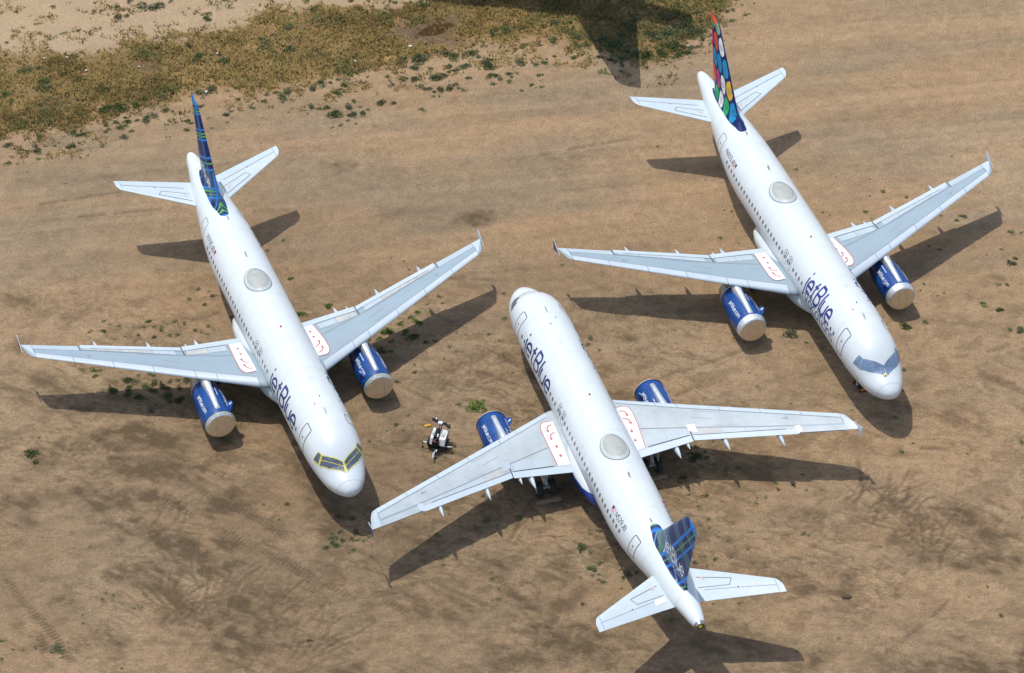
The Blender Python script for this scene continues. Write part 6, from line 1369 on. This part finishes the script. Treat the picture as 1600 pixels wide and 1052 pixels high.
for sg in (-1, 1):
    w = MB(); cc = (0.05, sg * .70, .34); w.lathe([(-.1, .18), (-.11, .28), (-.06, .33), (.06, .33), (.11, .28), (.1, .18)], cc, 'y', 0, 24); w.lathe([(-.1, .18), (-.09, .001)], cc, 'y', 1, 16); w.lathe([(.1, .18), (.09, .001)], cc, 'y', 1, 16)
    wh = w.build('wheel', [M['rubber'], M['rim']], tr, True, 40)
    f = MB(); f.box((0.05, sg * .70, .72), (.8, .24, .03), 0); f.box((.46, sg * .70, .64), (.03, .24, .16), 0); f.build('mudguard', M['dark'], tr)
for sg in (-1, 1):          # outriggers with their screw jacks
    o = MB(); o.tube((.5, sg * .3, .60), (.42 if sg > 0 else .28, sg * 1.22, .62), .035, .035, 0, 8)
    x0 = .42 if sg > 0 else .28
    out = o.build('outrigger', M['strut'], tr)
    j = MB(); j.tube((x0, sg * 1.2, .04), (x0, sg * 1.2, .78), .028, .028, 0, 8); j.lathe([(0, .001), (0, .11), (.03, .11), (.05, .04)], (x0, sg * 1.2, .0), 'z', 0, 12); j.tube((x0 - .08, sg * 1.2, .78), (x0 + .08, sg * 1.2, .78), .015, .015, 0, 6)
    j.build('screw_jack', M['dark'], out)
dj = MB(); dj.tube((1.35, .1, .04), (1.35, .1, .85), .03, .03, 0, 8); dj.lathe([(0, .001), (0, .12), (.03, .12), (.05, .04)], (1.35, .1, 0), 'z', 0, 12); dj.tube((1.2, -.1, .47), (1.75, 0, .46), .035, .035, 1, 8); dj.box((1.78, 0, .46), (.14, .1, .08), 1); dj.box((1.1, .12, .56), (.16, .1, .14), 2)
dj.build('drawbar_jack', [M['dark'], M['strut'], M['whiteletter']], tr)
ma = MB()
for sy in (-.06, .06): ma.tube((.6, sy, 1.22), (-1.05, sy * 1.6, 1.62), .035, .035, 0, 8)
for k in range(7): ma.tube((lerp(.5, -1, k / 6), -.07, lerp(1.25, 1.6, k / 6)), (lerp(.3, -1.1, k / 6), .08, lerp(1.29, 1.63, k / 6)), .02, .02, 0, 6)
ma.tube((.45, 0, .6), (.5, 0, 1.25), .06, .06, 0, 8); ma.tube((-.6, .02, .6), (-.62, .0, 1.5), .04, .04, 1, 8); ma.lathe([(-.05, .12), (.05, .12)], (.1, 0, 1.32), 'y', 1, 12); ma.box((.2, .02, 1.34), (.3, .1, .08), 1)
mast = ma.build('mast', [M['dark'], M['strut']], tr)
cb = MB(); cb.tube((-1.08, -.62, 1.62), (-1.0, .72, 1.62), .035, .035, 0, 8); cb.box((-.98, -.1, 1.66), (.26, .34, .14), 1); cb.tube((-1.05, -.5, 1.62), (-1.25, -.72, 1.72), .03, .03, 0, 6); cb.build('lamp_bar', [M['dark'], M['whiteletter']], mast)
for k, (lx, ly, t) in enumerate(((-1.18, -.68, .3), (-1.05, -.42, -.2), (-.9, .3, .2), (-.75, .55, -.1), (-1.22, -.5, .6), (-.62, .68, .4))):
    l = MB(); R3 = Matrix.Rotation(t, 3, 'Z') @ Matrix.Rotation(.35, 3, 'Y'); l.box((lx, ly, 1.74), (.22, .26, .12), 0, R3); l.box((lx - .05, ly, 1.81), (.1, .12, .02), 1, R3); l.box((lx + .1, ly + .1, 1.70), (.06, .05, .16), 0, R3)
    l.build('floodlight', [M['dark'], M['whiteletter']], mast)
yc = MB(); n = 10
for q_ in range(3):
    rows = [[(.17 * q_ - .15 + rr * math.cos(2*math.pi*k/n) * rng.uniform(.7, 1.25), .05 * q_ + rr * math.sin(2*math.pi*k/n) * rng.uniform(.7, 1.25), z) for k in range(n)] for z, rr in ((0, .14), (.06, .15), (.1, .10), (.12, .01))]
    yc.grid(rows, 0, True)
o = yc.build('crumpled_cloth', mat('cloth_yellow', (.72, .40, .04), .7, 0, 0, .3, 8), None, True); o.location = (-5.83, 171.33, gz(-5.83, 171.33)); tag(o, 'crumpled yellow-orange cloth on the dirt behind the floodlight trailer', 'cloth')
o.scale = (.75, .9, .9)
